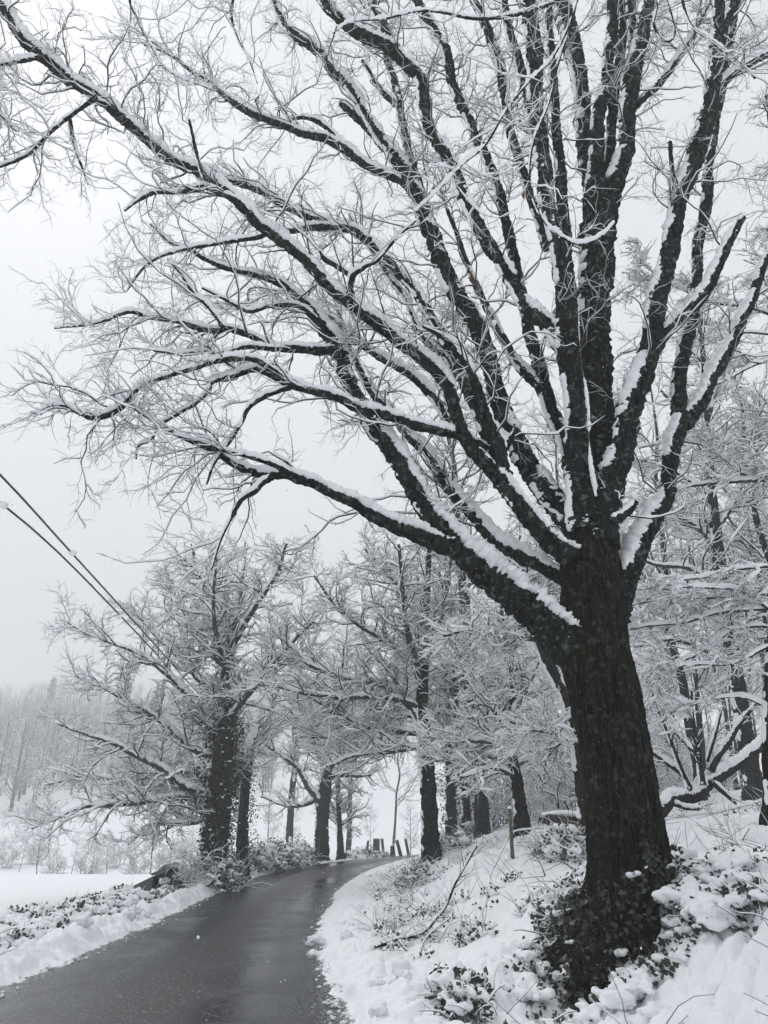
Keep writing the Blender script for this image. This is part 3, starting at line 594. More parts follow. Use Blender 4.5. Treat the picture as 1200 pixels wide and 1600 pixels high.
# ------------------------------------------------------------------ hand placed trees further away
def px_tree(name, label, cat, trunk, Y, limbs, seed, n1=40, lr=.85, lh=(.7, .05), n2=6, n3=4, len1=(1., 2.6), len2=(.4, 1.1), len3=(.2, .5), bark=M_WOOD, h=(.065, .040, .023), group=None, ivy=None, trop=(0, 0, .05), r1=.035, tmin=.35, ground=True, dy=1.5, flat=.3):
    g = np.random.default_rng(seed)
    P0, R0 = pxlimb(trunk, Y, Y)
    if ground:
        gz = float(gh(P0[0, 0], P0[0, 1])) - .25
        P0 = np.vstack([[P0[0, 0], P0[0, 1], gz], P0[P0[:, 2] > gz + .2]]); R0 = np.r_[R0[0] * 1.25, R0[-(len(P0) - 1):]]
    root = empty(name, P0[0], label, cat, group)
    P, R, ln = resample(P0, R0, step=.06)
    mb = MB(); R_ = R * (1 + .5 * np.exp(-(P[:, 2] - P[0, 2] - .2) / .3)); tubes(mb, P[None], R_[None], S=16, disp=[(.10, 3.), (.10, 12.), (.05, 40.)]); part(mb, 'trunk', bark, root)
    cr = MB(); sn = MB(); limb_snow(sn, P, R, seed=seed, amount=.8)
    PL = []; RL = []
    Pn, Rn, _ = resample(P0, R0, n=30); PL.append(Pn); RL.append(Rn)
    for q, lp in enumerate(limbs):
        y1 = Y + g.uniform(-dy, dy); a, r_ = pxlimb(lp, Y, y1); r_ = r_ * lr; a2, r2, _ = resample(a, r_, n=30); wv = .045 * pxm(lp[0][0], lp[0][1], Y) * 120 * np.stack([fbm(a2[:, 0] * .9 + q * 13 + k_ * 7, a2[:, 2] * .9, o=3) for k_ in range(3)], 1); a2 = a2 + wv * np.linspace(0, 1, 30)[:, None] ** .6; a, r_ = a2, r2; a2, r2, _ = resample(a, r_, step=.07)
        tubes(cr, a2[None], r2[None], S=8, disp=[(.15, 6.), (.12, 20.)]); limb_snow(sn, a2, r2, h0=np.minimum(.14, lh[0] * r2 + lh[1]), seed=seed + q)
        a3, r3, _ = resample(a, r_, n=30); PL.append(a3); RL.append(r3)
    PL = np.array(PL); RL = np.array(RL)
    wt = np.ones(len(PL)); 
    PT = PL.copy(); i0 = int(30 * tmin); PT[0] = resample(PL[0][i0:], RL[0][i0:], n=30)[0]; RT = RL.copy(); RT[0] = resample(PL[0][i0:], RL[0][i0:], n=30)[1]
    P1, R1 = grow(PT, RT, n1, g, .08, 1., len1, (.6, 1.35), 9, .20, trop, .5, r1, .006, flat=flat)
    P2, R2 = grow(P1, R1, n1 * n2, g, .12, 1., len2, (.45, 1.15), 7, .27, trop, .6, .015, .005, flat=flat)
    P3, R3 = grow(P2, R2, n1 * n2 * n3, g, .1, 1., len3, (.5, 1.2), 4, .30, trop, .7, .0075, .0038, flat=flat)
    tubes(cr, P1, R1, S=5); tubes(cr, P2, R2, S=4); tubes(cr, P3, R3, S=3)
    twig_snow(sn, P1, R1, h[0], 5); twig_snow(sn, P2, R2, h[1], 4); twig_snow(sn, P3, R3, h[2], 3)
    part(cr, 'crown', M_FTWIG, root); part(sn, 'snow', M_SNOWT, root)
    if ivy:
        iv = MB(); si = MB()
        for (src, t0, t1, w, N) in ivy:
            A_, B_ = PL[src], RL[src]
            tt = t0 + (t1 - t0) * g.random(N); f = tt * 29; i_ = np.minimum(f.astype(int), 28); fr = (f - i_)[:, None]
            c = A_[i_] * (1 - fr) + A_[i_ + 1] * fr; d = nrm(g.normal(size=(N, 3)))
            wv = w * (.45 + .9 * np.clip(.5 + noise(c[:, 2] * 1.3 + d[:, 0] * 1.6, d[:, 1] * 1.6 + c[:, 2]), 0, 1.2))
            c = c + d * (B_[i_] + wv * g.random(N) ** .6)[:, None]
            leaves(iv, c, .08, g)
            sel = g.random(N) < .012
            blobs(si, c[sel] + [0, 0, .05], .03 + .05 * g.random(sel.sum()) ** 2, .028, g, S=6, n=5)
        o = part(iv, 'ivy', M_LEAF, root); part(si, 'snow', M_SNOWT, o)
    return root

px_tree('ivy_tree', 'broad ivy-wrapped tree with wide snowy crown on the left verge beside the bend', 'tree',
    [(332,1392,23),(334,1340,21),(338,1280,20),(345,1200,17),(352,1130,14),(352,1060,9),(360,1015,6)], 27,
    [[(330,1255,7),(280,1245,6),(225,1253,5),(150,1258,4),(100,1275,2.5),(50,1298,1.5)],
     [(345,1250,9),(285,1228,7),(250,1200,6),(220,1185,5),(190,1170,4),(140,1150,2.5),(90,1130,1.5)],
     [(350,1165,9),(322,1125,8),(290,1085,6),(255,1050,4),(215,1020,3),(160,1000,2),(105,975,1.5)],
     [(352,1240,8),(378,1190,7),(392,1160,7),(400,1128,7.5)],
     [(360,1050,7),(320,1010,5),(290,960,4),(265,900,2.5)], [(361,1012,6),(368,960,4.5),(378,900,3),(384,850,1.4)], [(354,1050,6),(338,990,4.5),(334,920,3),(338,860,1.4)], [(360,1015,6),(400,945,4),(430,900,3),(450,850,2)],
     [(352,1130,6),(410,1060,4),(450,1010,3),(490,970,2)], [(345,1275,6),(300,1285,4),(240,1288,3),(200,1318,1.6)],
     [(350,1185,7),(300,1170,5),(240,1120,4),(180,1085,3),(120,1060,1.6)], [(362,1010,5),(340,950,4),(310,900,3),(300,850,2)],
     [(345,1220,6),(290,1205,5),(210,1215,4),(130,1215,2.5),(70,1225,1.4)], [(355,1100,6),(310,1060,5),(250,1000,3),(190,940,1.6)]],
    301, n1=470, n2=6, n3=4, len1=(.8, 2.4), ivy=[(0, .02, .42, .16, 4200), (0, .30, .72, .50, 4800), (0, .62, 1., .26, 1800), (4, .0, .4, .32, 1800), (3, 0, .2, .4, 1200), (1, 0, .15, .3, 700)], tmin=.4, dy=3.0)
px_tree('ivy_tree', 'slimmer ivy-covered trunk close behind the broad ivy-wrapped tree', 'tree',
    [(378,1340,9),(379,1290,9),(383,1230,8),(390,1180,7),(398,1130,7)], 31, [[(390,1180,4),(420,1120,3),(440,1060,2)]], 302, n1=22, ivy=[(0, .0, .8, .35, 2200)], tmin=.5)
px_tree('roadside_tree', 'dark pollarded tree with short thick trunk on the far outside of the bend', 'tree',
    [(501,1352,10.5),(503,1290,10.5),(507,1240,10),(513,1200,9)], 42,
    [[(505,1262,6),(480,1228,5),(465,1200,4),(430,1172,3),(400,1150,2)], [(513,1212,5),(545,1213,4),(578,1211,3)], [(511,1205,6),(500,1150,4),(480,1090,3),(465,1030,2)],
     [(513,1203,6),(527,1150,4),(530,1080,3),(538,1000,2)], [(506,1245,4),(460,1258,3),(410,1245,2)], [(512,1205,5),(555,1150,3),(580,1090,2)], [(511,1205,5),(470,1130,3),(430,1090,2)]],
    303, n1=150, n2=6, n3=4, len1=(1.2, 3.), tmin=.6, dy=2)
px_tree('roadside_tree', 'thin young tree just right of the dark pollarded tree', 'tree',
    [(533,1348,5),(531,1300,4.5),(528,1240,3.5),(530,1180,2.5),(532,1110,1.5)], 44, [[(530,1292,3),(545,1280,2),(562,1262,1.2)], [(529,1290,3),(505,1265,2),(490,1240,1.2)]], 304, n1=45, tmin=.25, len1=(.8, 2.0))
px_tree('roadside_tree', 'tall straight dark tree standing at the road edge inside the bend', 'tree',
    [(674,1338,13.5),(671,1270,12.5),(668,1200,12),(663,1150,10.5),(660,1090,9),(662,1030,8),(665,960,6.5),(668,900,5),(672,830,3)], 24,
    [[(662,1145,7),(617,1143,5),(570,1135,4),(530,1115,3),(480,1090,2)], [(657,1132,8),(630,1090,7),(592,1068,6),(550,1062,5),(517,1054,4),(480,1035,4),(455,1010,3),(425,985,2)],
     [(656,1105,6),(620,1092,5),(590,1088,4.5),(530,1088,4),(470,1083,3),(405,1068,2)], [(668,1157,6),(717,1137,5),(758,1121,4),(800,1118,3),(840,1105,2)],
     [(659,1065,7),(640,1000,5),(630,940,4),(622,850,3)], [(662,1010,6),(690,960,4),(700,900,3),(705,840,2)], [(658,1120,5),(600,1120,4),(540,1150,3),(470,1150,2)],
     [(664,1165,5),(610,1175,4),(560,1180,2.5),(510,1200,1.5)], [(661,1040,5),(600,1000,4),(540,960,3),(490,900,2)], [(665,960,5),(610,900,3),(570,860,2)]],
    305, n1=310, n2=6, n3=4, len1=(.8, 2.4), bark=M_OAK, tmin=.42, dy=2.2)
px_tree('roadside_tree', 'crooked slim ivy-edged tree right behind the tall straight dark tree', 'tree',
    [(731,1318,8),(729,1270,7),(722,1210,6.5),(712,1160,6),(712,1090,5),(708,1020,4),(700,940,2.5)], 29, [[(715,1175,4),(750,1130,3),(780,1080,2)], [(712,1100,4),(690,1040,3),(680,980,2)]], 306, n1=80, ivy=[(0, 0, .35, .22, 900)], tmin=.35)
px_tree('roadside_tree', 'dark shaggy trunk wrapped in ivy, between the crooked slim tree and the tall straight one', 'tree',
    [(706,1318,9),(705,1250,8),(703,1180,7),(699,1100,5),(694,1010,3.5)], 31, [[(702,1150,4),(660,1090,3),(640,1030,2)]], 307, n1=70, ivy=[(0, 0, .6, .35, 1800)], tmin=.4)
px_tree('woodland_tree', 'small tree with low spreading snowy boughs behind the slim fence post', 'tree',
    [(818,1315,11),(812,1250,10),(805,1205,9),(798,1165,8),(800,1110,6),(800,1060,5),(790,1000,4),(782,940,3),(778,870,2)], 20,
    [[(797,1182,6),(775,1148,6),(762,1125,5),(742,1085,3)], [(795,1178,5),(765,1160,4),(717,1158,3),(660,1150,2)], [(805,1195,5),(842,1180,4),(867,1145,3),(905,1115,2)],
     [(798,1150,5),(770,1110,4),(740,1060,3),(700,1030,2)], [(800,1120,5),(830,1060,3),(850,990,2)], [(808,1215,4),(770,1200,3),(720,1215,2)], [(802,1190,4),(740,1180,3),(680,1190,1.6)]],
    308, n1=120, n2=6, n3=4, len1=(.7, 1.9), len2=(.35, .9), bark=M_OAK, tmin=.4, dy=1.5)
px_tree('woodland_tree', 'leaning grey trunk slanting up behind the massive oak', 'tree',
    [(920,1300,15),(913,1230,13.5),(903,1160,12),(886,1095,10.5),(865,1055,10),(848,1020,9.5),(835,985,8),(822,930,6.5),(808,860,4)], 16,
    [[(905,1165,4),(870,1150,3),(830,1140,2)], [(840,1000,5),(790,990,4),(740,985,3),(690,995,2)]], 309, n1=70, n2=6, n3=4, len1=(.6, 1.6), tmin=.5, bark=M_WOOD)
px_tree('woodland_tree', 'stout grey wood tree with slightly leaning trunk beyond the fallen trunk', 'tree',
    [(1182,1250,17),(1176,1220,14.5),(1160,1120,12.5),(1146,1035,11.5),(1131,940,10.5),(1122,860,9.5),(1112,780,8),(1105,690,6.5),(1100,600,5),(1093,480,4)], 22,
    [[(1148,1040,5),(1090,1010,4),(1040,1000,3),(990,1010,2)], [(1140,1000,5),(1180,960,4),(1230,930,3)], [(1122,860,5),(1085,820,4),(1040,800,3),(1000,770,2)], [(1118,830,5),(1150,780,4),(1175,720,3),(1200,640,2)],
     [(1108,720,5),(1070,650,4),(1030,610,2)], [(1128,920,5),(1080,890,4),(1020,880,3),(970,850,2)], [(1104,660,4),(1130,580,3),(1160,500,2)], [(1112,780,4),(1060,740,3),(1000,720,2)]],
    310, n1=130, n2=6, n3=3, len1=(1., 2.6), tmin=.3, dy=2.5)
px_tree('woodland_tree', 'near dark tree at the picture edge reaching layered snow-laden boughs toward the oak trunk', 'tree',
    [(1216,1330,15),(1208,1240,13),(1203,1150,12),(1206,1050,11),(1214,950,10),(1222,850,9),(1228,750,8.5),(1230,600,7),(1224,450,6),(1215,300,5),(1200,150,4)], 12,
    [[(1218,890,5),(1200,886,4.5),(1140,891,4),(1103,900,3.4),(1054,908,2.4),(1008,936,1.4)], [(1214,950,6),(1190,952,5),(1127,958,4.4),(1068,972,3.8),(1010,978,3),(960,987,2.2),(925,990,1.6),(886,998,1)],
     [(1216,925,5),(1190,930,4),(1112,935,3.6),(1048,937,3),(993,946,2.4),(967,955,2),(930,969,1.2)], [(1210,985,6),(1190,978,5),(1141,987,4),(1106,1013,3.5),(1054,1042,3),(1013,1074,2),(970,1100,1)],
     [(1208,1005,5),(1141,1037,3.4),(1071,1037,2.6),(1018,1052,1.5)], [(1230,745,7.5),(1175,752,6.5),(1110,757,5),(1055,765,3.4),(1000,790,2)],
     [(1228,755,6),(1190,742,6),(1165,742,5),(1140,722,5),(1112,700,4),(1060,690,3),(1000,700,2)], [(1212,960,5),(1160,925,4),(1090,918,3),(1035,922,2)], [(1224,500,5),(1170,480,4),(1110,470,3),(1040,440,2),(1000,410,1.4)],
     [(1226,560,5),(1180,570,4),(1120,600,3),(1060,600,2)], [(1205,1110,4),(1160,1090,3),(1100,1095,2),(1050,1110,1.4)]],
    311, n1=165, lr=.5, lh=(.8, .045), n2=7, n3=4, len1=(.35, 1.1), len2=(.2, .55), len3=(.1, .3), h=(.06, .042, .024), tmin=.55, bark=M_OAK, dy=.9, trop=(-.03, 0, -.01), r1=.018, flat=.7)

# ------------------------------------------------------------------ the wood behind: prototypes, then copies
def wood_tree(name, seed, H, lean, r0, n1, n2, n3, label, cat, group, low=.22, spread=(1.6, 4.2), trop=(0, 0, .05), stems=1, h=(.07, .046, .027), bark=M_WOOD):
    g = np.random.default_rng(seed); root = empty(name, (0, 0, 0), label, cat, group)
    tr = MB(); cr = MB(); sn = MB(); PL = []; RL = []
    for s_ in range(stems):
        m = 12; zz = np.linspace(-.4, H * (1 if stems == 1 else g.uniform(.6, 1)), m); ph = g.uniform(0, 6.28)
        ox = np.cumsum(g.normal(0, .10 if stems == 1 else .16, m)) + lean * zz + (np.cos(ph) * zz * .33 if stems > 1 else 0); oy = np.cumsum(g.normal(0, .1, m)) + (np.sin(ph) * zz * .33 if stems > 1 else 0)
        ox -= ox[0]; oy -= oy[0]
        Pt = np.stack([ox, oy, zz], 1); Rt = r0 * np.linspace(1, .12, m) ** .9 * (1 if stems == 1 else g.uniform(.6, 1.1)); Rt[0] *= 1.5
        P, R, _ = resample(Pt, Rt, step=.12); tubes(tr, P[None], R[None], S=10, disp=[(.12, 3.), (.1, 12.)]); limb_snow(sn, P, R, seed=seed + s_, amount=.8)
        a, b_, _ = resample(Pt, Rt, n=30); i0 = int(30 * low); a, b_, _ = resample(a[i0:], b_[i0:], n=30); PL.append(a); RL.append(b_)
    PL = np.array(PL); RL = np.array(RL)
    P1, R1 = grow(PL, RL, n1, g, 0, 1., spread, (.75, 1.35), 11, .16, trop, .45, .05, .009, flat=.2)
    P2, R2 = grow(P1, R1, n1 * n2, g, .12, 1., (.6, 1.7), (.45, 1.15), 7, .27, trop, .6, .02, .007, flat=.4)
    P3, R3 = grow(P2, R2, n1 * n2 * n3, g, .1, 1., (.25, .75), (.5, 1.2), 4, .30, (0, 0, .02), .7, .010, .0052, flat=.4)
    tubes(cr, P1, R1, S=6); tubes(cr, P2, R2, S=4); tubes(cr, P3, R3, S=3)
    twig_snow(sn, P1, R1, h[0], 5); twig_snow(sn, P2, R2, h[1], 4); twig_snow(sn, P3, R3, h[2], 3)
    part(tr, 'trunk', bark, root); part(cr, 'crown', M_FTWIG, root); part(sn, 'snow', M_SNOWT, root)
    return root
def copy_tree(o, parent=None):
    c = o.copy(); COL.objects.link(c)
    if parent is not None: c.parent = parent
    for ch in [x for x in bpy.data.objects if x.parent == o]: copy_tree(ch, c)
    return c
def place(o, x, y, rz, s, label=None, group=None, z=None):
    o.location = (x, y, float(gh(x, y)) - .05 if z is None else z); o.rotation_euler = (0, 0, rz); o.scale = (s, s, s)
    if label: o['label'] = label
    if group: o['group'] = group
WL = 'slim bare snow-dusted tree standing deep in the wood behind the oak'; WG = 'slim trees filling the snowy wood'
protos = [wood_tree('woodland_tree', 401, 15, .02, .17, 34, 8, 3, WL, 'tree', WG, low=.38), wood_tree('woodland_tree', 402, 13, -.05, .13, 30, 8, 3, WL, 'tree', WG, low=.34),
          wood_tree('woodland_tree', 403, 17, .03, .21, 36, 8, 3, WL, 'tree', WG, low=.42), wood_tree('woodland_tree', 404, 11, .06, .10, 28, 8, 3, WL, 'tree', WG, low=.36)]
spots = []
gw = np.random.default_rng(55)
tries = 0
while len(spots) < 38 and tries < 4000:
    tries += 1
    y = gw.uniform(25, 68); x = gw.uniform(2.5, 34)
    px = 600 + FPX * x / (y * cp)
    if px < 735 or px > 1330 or x - Rx(y) < 2.5: continue
    if any((x - a) ** 2 + (y - b_) ** 2 < 2.6 ** 2 for a, b_ in spots): continue
    spots.append((x, y))
spots += [(11.8, 15.5), (14.5, 19), (12.6, 23.5), (15.5, 25), (9.2, 30), (12.2, 31), (13.4, 21)]
used = set()
for q, (x, y) in enumerate(spots):
    p = q % 4; o = protos[p] if p not in used else copy_tree(protos[p]); used.add(p)
    place(o, x, y, gw.uniform(0, 6.28), gw.uniform(.75, 1.15) if q < 38 else 1.0)
# thicket shrubs under the trees
SLB = 'snow-laden bare thicket shrub under the trees of the wood'; SG = 'thicket shrubs along the foot of the wood'
shr = [wood_tree('thicket_shrub', 421, 2.8, 0, .035, 22, 7, 4, SLB, 'shrub', SG, low=.1, spread=(.5, 1.5), stems=9, h=(.05, .038, .026)), wood_tree('thicket_shrub', 422, 2.0, 0, .03, 20, 7, 4, SLB, 'shrub', SG, low=.05, spread=(.5, 1.3), stems=8, h=(.05, .038, .026))]
used = set(); sh_spots = []
for px_, Y in [(770, 30), (850, 26), (870, 31), (835, 35), (900, 24), (780, 38), (740, 42), (700, 46), (1010, 30), (1065, 33), (1130, 36), (1000, 36), (1080, 40), (860, 42), (920, 38), (1150, 40)]:
    x = (px_ - 600) / FPX * Y * cp; sh_spots.append((x, Y))
for q, (x, y) in enumerate(sh_spots):
    p = q % 2; o = shr[p] if p not in used else copy_tree(shr[p]); used.add(p); place(o, x, y, gw.uniform(0, 6.28), gw.uniform(.8, 1.35))

for px_, Y, s_, p, lb in [(452, 54, 1.25, 2, 'tall pale tree rising behind the long snowy bush row'), (547, 62, 1.35, 0, 'tall pale tree behind the thin young tree on the bend'), (668, 50, 1.2, 2, 'tall pale tree behind the tall straight dark tree'), (610, 82, 1.5, 3, 'faint tall tree far beyond the old leaning posts')]:
    o = copy_tree(protos[p]); place(o, (px_ - 600) / FPX * Y * cp, Y, gw.uniform(0, 6.28), s_, lb, 'tall pale trees beyond the bend')
# trees by the stream beyond the field, and behind the bend
VL = 'faint bare tree in the misty hollow beyond the white field'; VG = 'misty trees along the hollow beyond the field'
for px_, Y, s, p in [(38, 88, .35, 3), (68, 72, .42, 1), (118, 78, .36, 3), (150, 84, .4, 0), (175, 74, .32, 3), (210, 90, .42, 1), (240, 82, .40, 0), (270, 95, .45, 3), (300, 88, .4, 1), (430, 80, .45, 3), (455, 92, .5, 0), (640, 78, .48, 1), (420, 100, .5, 2), (580, 105, .5, 3)]:
    o = copy_tree(protos[p]); x = (px_ - 600) / FPX * Y * cp; place(o, x, Y, gw.uniform(0, 6.28), s, VL, VG)
for (px_, Y, s) in [(95, 80, .9), (140, 76, 1.1), (225, 78, 1.0), (260, 84, 1.2), (300, 80, 1.0), (60, 95, 1.2), (20, 92, 1.1), (185, 92, 1.2)]:
    o = copy_tree(shr[0]); x = (px_ - 600) / FPX * Y * cp; place(o, x, Y, gw.uniform(0, 6.28), s, 'misty bare shrub along the hollow beyond the white field', 'misty shrubs along the hollow')

# wooded hillside in the mist: nobody could count it
g = np.random.default_rng(77)
base = MB(); Pt = np.stack([np.zeros(5), np.zeros(5), np.linspace(0, 11, 5)], 1)[None]; Rt = np.linspace(.2, .03, 5)[None]
tubes(base, Pt, Rt, S=4, mi=0)
P1, R1 = grow(Pt, Rt, 18, g, .15, 1, (2., 4.8), (.5, 1.1), 4, .15, (0, 0, .12), .5, .07, .03)
P2, R2 = grow(P1, R1, 75, g, .1, 1, (1., 2.4), (.4, 1.), 3, .15, (0, 0, .06), .6, .04, .02)
tubes(base, P1, R1, S=3); tubes(base, P2, R2, S=3); nb0 = sum(len(x) for x in base.q)
twig_snow(base, P1, R1, .08, 3); twig_snow(base, P2[:60], R2[:60], .075, 3)
bv = np.concatenate(base.v); bq = np.concatenate(base.q); bm = np.zeros(len(bq), np.int32); bm[nb0:] = 1
fw = MB(); cnt = 0
while cnt < 1400:
    y = 135 + 290 * g.random() ** .9; px_ = g.uniform(-160, 760); x = (px_ - 600) / FPX * y * cp
    
    dn = noise(np.array([x * .02 + 5]), np.array([y * .02]))[0]
    if px_ > 420 and y < 260: continue
    if y < 170 and dn < .05: continue
    a = g.uniform(0, 6.28); s = g.uniform(.8, 1.5)
    v = bv * s; v = np.stack([v[:, 0] * math.cos(a) - v[:, 1] * math.sin(a) + x, v[:, 0] * math.sin(a) + v[:, 1] * math.cos(a) + y, v[:, 2] + float(gh(x, y)) - .3], 1)
    fw.v.append(v.astype(np.float32)); fw.q.append(bq + fw.n); fw.m.append(bm); fw.n += len(v); cnt += 1
tag(fw.build('far_forest', [M_WOOD, M_SNOWT]), kind='stuff')
# one dark conifer above them
cx, cyy = at(78, 1100, 300)[:2]; cz = float(gh(cx, cyy))
con = empty('conifer_tree', (cx, cyy, cz), 'faint dark conifer rising above the misty hillside wood', 'tree')
tb = MB(); tubes(tb, np.array([[[cx, cyy, cz - .3], [cx, cyy, cz + 9], [cx, cyy, cz + 19]]]), np.array([[.3, .2, .03]]), S=6); part(tb, 'trunk', M_WOOD, con)
Pt = np.stack([np.full(8, cx), np.full(8, cyy), np.linspace(cz + 3, cz + 19, 8)], 1)[None]; lv = MB()
P1, R1 = grow(Pt, np.full((1, 8), .3), 110, g, 0, 1, (3.6, 4.6), (1.3, 1.7), 5, .1, (0, 0, -.05), .5, .1, .05)
_b0 = P1[:, :1]; P1 = _b0 + (P1 - _b0) * (1.12 - (_b0[..., 2:] - cz - 3) / 16.); tubes(lv, P1, R1 * 2.4 + .12, R1, 4); c = (P1[:, 1:] + g.normal(0, .25, P1[:, 1:].shape)).reshape(-1, 3); leaves(lv, np.repeat(c, 4, 0) + g.normal(0, .22, (len(c) * 4, 3)), .7, g); part(lv, 'crown', M_LEAF, con)

# ------------------------------------------------------------------ brambles and bushes
def stems_from(c, N, g, L, m=7, droop=-.12, up=.9):
    d = g.normal(size=(N, 3)); d[:, 2] = np.abs(d[:, 2]) * .6 + up; d = nrm(d)
    P = np.empty((N, m, 3)); P[:, 0] = c; st = (g.uniform(.6, 1.2, N) * L / (m - 1))[:, None]
    for j in range(1, m): P[:, j] = P[:, j - 1] + d * st; d = nrm(d + g.normal(0, .16, (N, 3)) + [0, 0, droop])
    return P
# low cover of brambles on the right bank
g = np.random.default_rng(91); cov = MB()
N = 16000; yy = 4.5 + 24 * g.random(N) ** 1.3; ss = .9 + 8.5 * g.random(N) ** 1.4; xx = Rx(yy) + ss
mask = fbm(xx * .9 + 40, yy * .9, o=3) + .25 * np.exp(-((xx - 2.4) ** 2 + (yy - 8.0) ** 2) / 1.2) - .12 * (ss > 5) - .25 * sstep(1.6, .9, ss)
dm = np.maximum(domes(xx, yy, .42, 3), .6 * domes(xx, yy, .17, 8)); sel = (mask > .02) & (dm < .38); xx, yy = xx[sel], yy[sel]; zz = gh(xx, yy); nC = len(xx)
k = 6; c = np.repeat(np.stack([xx, yy, zz], 1), k, 0); c = c + g.normal(0, 1, c.shape) * [.07, .07, .045] + [0, 0, .045]
leaves(cov, c, .055, g, 0)
ns = min(nC, 900); okd = np.nonzero(np.hypot(xx - oak.location.x, yy - oak.location.y + .3) > 1.35)[0]; ii = g.choice(okd, ns); P = stems_from(np.stack([xx, yy, zz - .03], 1)[ii], ns, g, .60); tubes(cov, P, np.linspace(.0042, .0016, 7)[None] * np.ones((ns, 1)), S=3, mi=1)
twig_snow(cov, P, np.full(P.shape[:2], .0035), .008, 4); 
cov.m[-1][:] = 2
cs = MB()
ii = g.choice(nC, min(nC, 900), replace=False); sz = .02 + .05 * g.random(len(ii)) ** 2
clumps(cs, np.stack([xx[ii], yy[ii], zz[ii] + .03 + sz * .25], 1) + g.normal(0, .03, (len(ii), 3)), sz * 1.25, g, k=8, flat=.6)
tag(melt(cs.build('bramble_snow', M_SNOW), .012), kind='stuff')
tag(cov.build('bramble_cover', [M_BRAM, M_TWIG, M_SNOW]), kind='stuff')

def bush(name, label, cat, cs, rx, rz, g, nl=900, group=None, leaf=.055, mat=M_BRAM, snow=(.05, .13), nst=26, nsn=.5, top=.85):
    """leafy low bush: stems, leaves in a rounded volume, lumps of snow on top"""
    cs = np.asarray(cs, float); root = empty(name, cs[0], label, cat, group)
    lf = MB(); st = MB(); sn = MB()
    for c in cs:
        P = stems_from(c - [0, 0, .05], nst, g, rz * 1.5, up=.7); P[..., :2] += g.normal(0, rx * .35, (nst, 1, 2)); tubes(st, P, np.linspace(.007, .0025, 7)[None] * np.ones((nst, 1)), S=4); twig_snow(st, P, np.full(P.shape[:2], .005), .018, 4); st.m[-1][:] = 1
        d = nrm(g.normal(size=(nl, 3))); d[:, 2] = np.abs(d[:, 2]); rr_ = (.6 + .5 * g.random(nl) ** .5) * (1 + .3 * noise(d[:, 0] * 2 + c[0], d[:, 1] * 2 + c[1], d[:, 2] * 2))
        p = c + d * rr_[:, None] * [rx, rx, rz]; leaves(lf, p, leaf, g)
        m = int(nl * .10 * nsn) + 8; d = nrm(g.normal(size=(m, 3)) * [1, 1, .7] + [0, 0, 1.0]); d[:, 2] = np.abs(d[:, 2]); sz = snow[0] + (snow[1] - snow[0]) * g.random(m) ** 2
        clumps(sn, c + d * [rx * .88, rx * .88, rz * top] * (1 + .25 * noise(d[:, 0] * 2 + c[0], d[:, 1] * 2 + c[1], d[:, 2] * 2))[:, None] + [0, 0, .02], sz, g)
    part(st, 'stems', [M_TWIG, M_SNOWT], root); part(lf, 'foliage', mat, root); melt(part(sn, 'snow', M_SNOW, root), .016 if cs[0][1] < 20 else .03)
    return root
g = np.random.default_rng(123)
def onland(px_, py_, Y=None, dz=0):
    if Y is None: return hit(px_, py_) + [0, 0, dz]
    x = (px_ - 600) / FPX * (Y * cp); return np.array([x, Y, float(gh(x, Y)) + dz])
def verge(y, s): x = Lx(y) - s; return np.array([x, y, float(gh(x, y)) - .05])
# hedge of brambles along the left verge
bush('bramble_bush', 'big rounded snow-capped bramble bush on the left verge nearest the camera', 'bush', [verge(10.9, 1.3), verge(11.6, 1.5), verge(12.4, 1.6), verge(11.2, 2.2)], .55, .52, g, 950, leaf=.065, snow=(.09, .24), nsn=.62)
bush('bramble_hedge', 'low snow-covered bramble hedge running along the left verge toward the dark sheeted shelter', 'hedge', [verge(y, 1.55 + .35 * math.sin(y * 2.1)) for y in np.arange(13.6, 22.4, .6)], .52, .34, g, 800, leaf=.07, snow=(.08, .20), nsn=.62)
bush('bramble_bush', 'small leafy snowy bush in front of the dark sheeted shelter', 'bush', [verge(22.8, 1.1), verge(23.6, 1.1), verge(24.2, 1.25)], .45, .30, g, 600, snow=(.05, .14))
bush('bramble_bush', 'leafy snow-specked undergrowth at the foot of the broad ivy-wrapped tree', 'bush', [onland(352, 1370, 26.4), onland(366, 1370, 27.5), onland(352, 1380, 25.6)], .6, .9, g, 900, snow=(.05, .12), mat=M_LEAF)
bush('bramble_bush', 'long snowy bush row between the ivy trees and the dark pollarded tree', 'bush', [onland(395, 1350, 33), onland(415, 1350, 34), onland(435, 1350, 35.5), onland(452, 1350, 37), onland(470, 1350, 38.5)], .9, 1.0, g, 800, leaf=.09, snow=(.08, .22), nsn=.9)
bush('bramble_bush', 'snowy bush at the foot of the old leaning posts on the outside of the bend', 'bush', [onland(545, 1340, 47.5), onland(562, 1340, 48.5), onland(580, 1340, 49.5), onland(592, 1340, 50.5)], .7, .75, g, 600, leaf=.09, snow=(.08, .2), nsn=.9)
bush('bramble_bush', 'dark-leaved snowy bush on the bank edge beside the tall straight dark tree', 'bush', [hit(640, 1385), hit(655, 1370), hit(690, 1335), hit(720, 1325)], .35, .42, g, 420, snow=(.04, .13))
bush('bramble_bush', 'dark-leaved clump pushing through snow low on the bank, left of the oak', 'bush', [hit(700, 1560), hit(735, 1565), hit(722, 1590)], .20, .22, g, 420, leaf=.05, snow=(.03, .10), nst=14)
bush('bramble_bush', 'upright leafy clump on the bank just left of the oak trunk', 'bush', [hit(885, 1460), hit(862, 1450), hit(895, 1430)], .18, .30, g, 420, leaf=.055, snow=(.03, .10), nst=14)
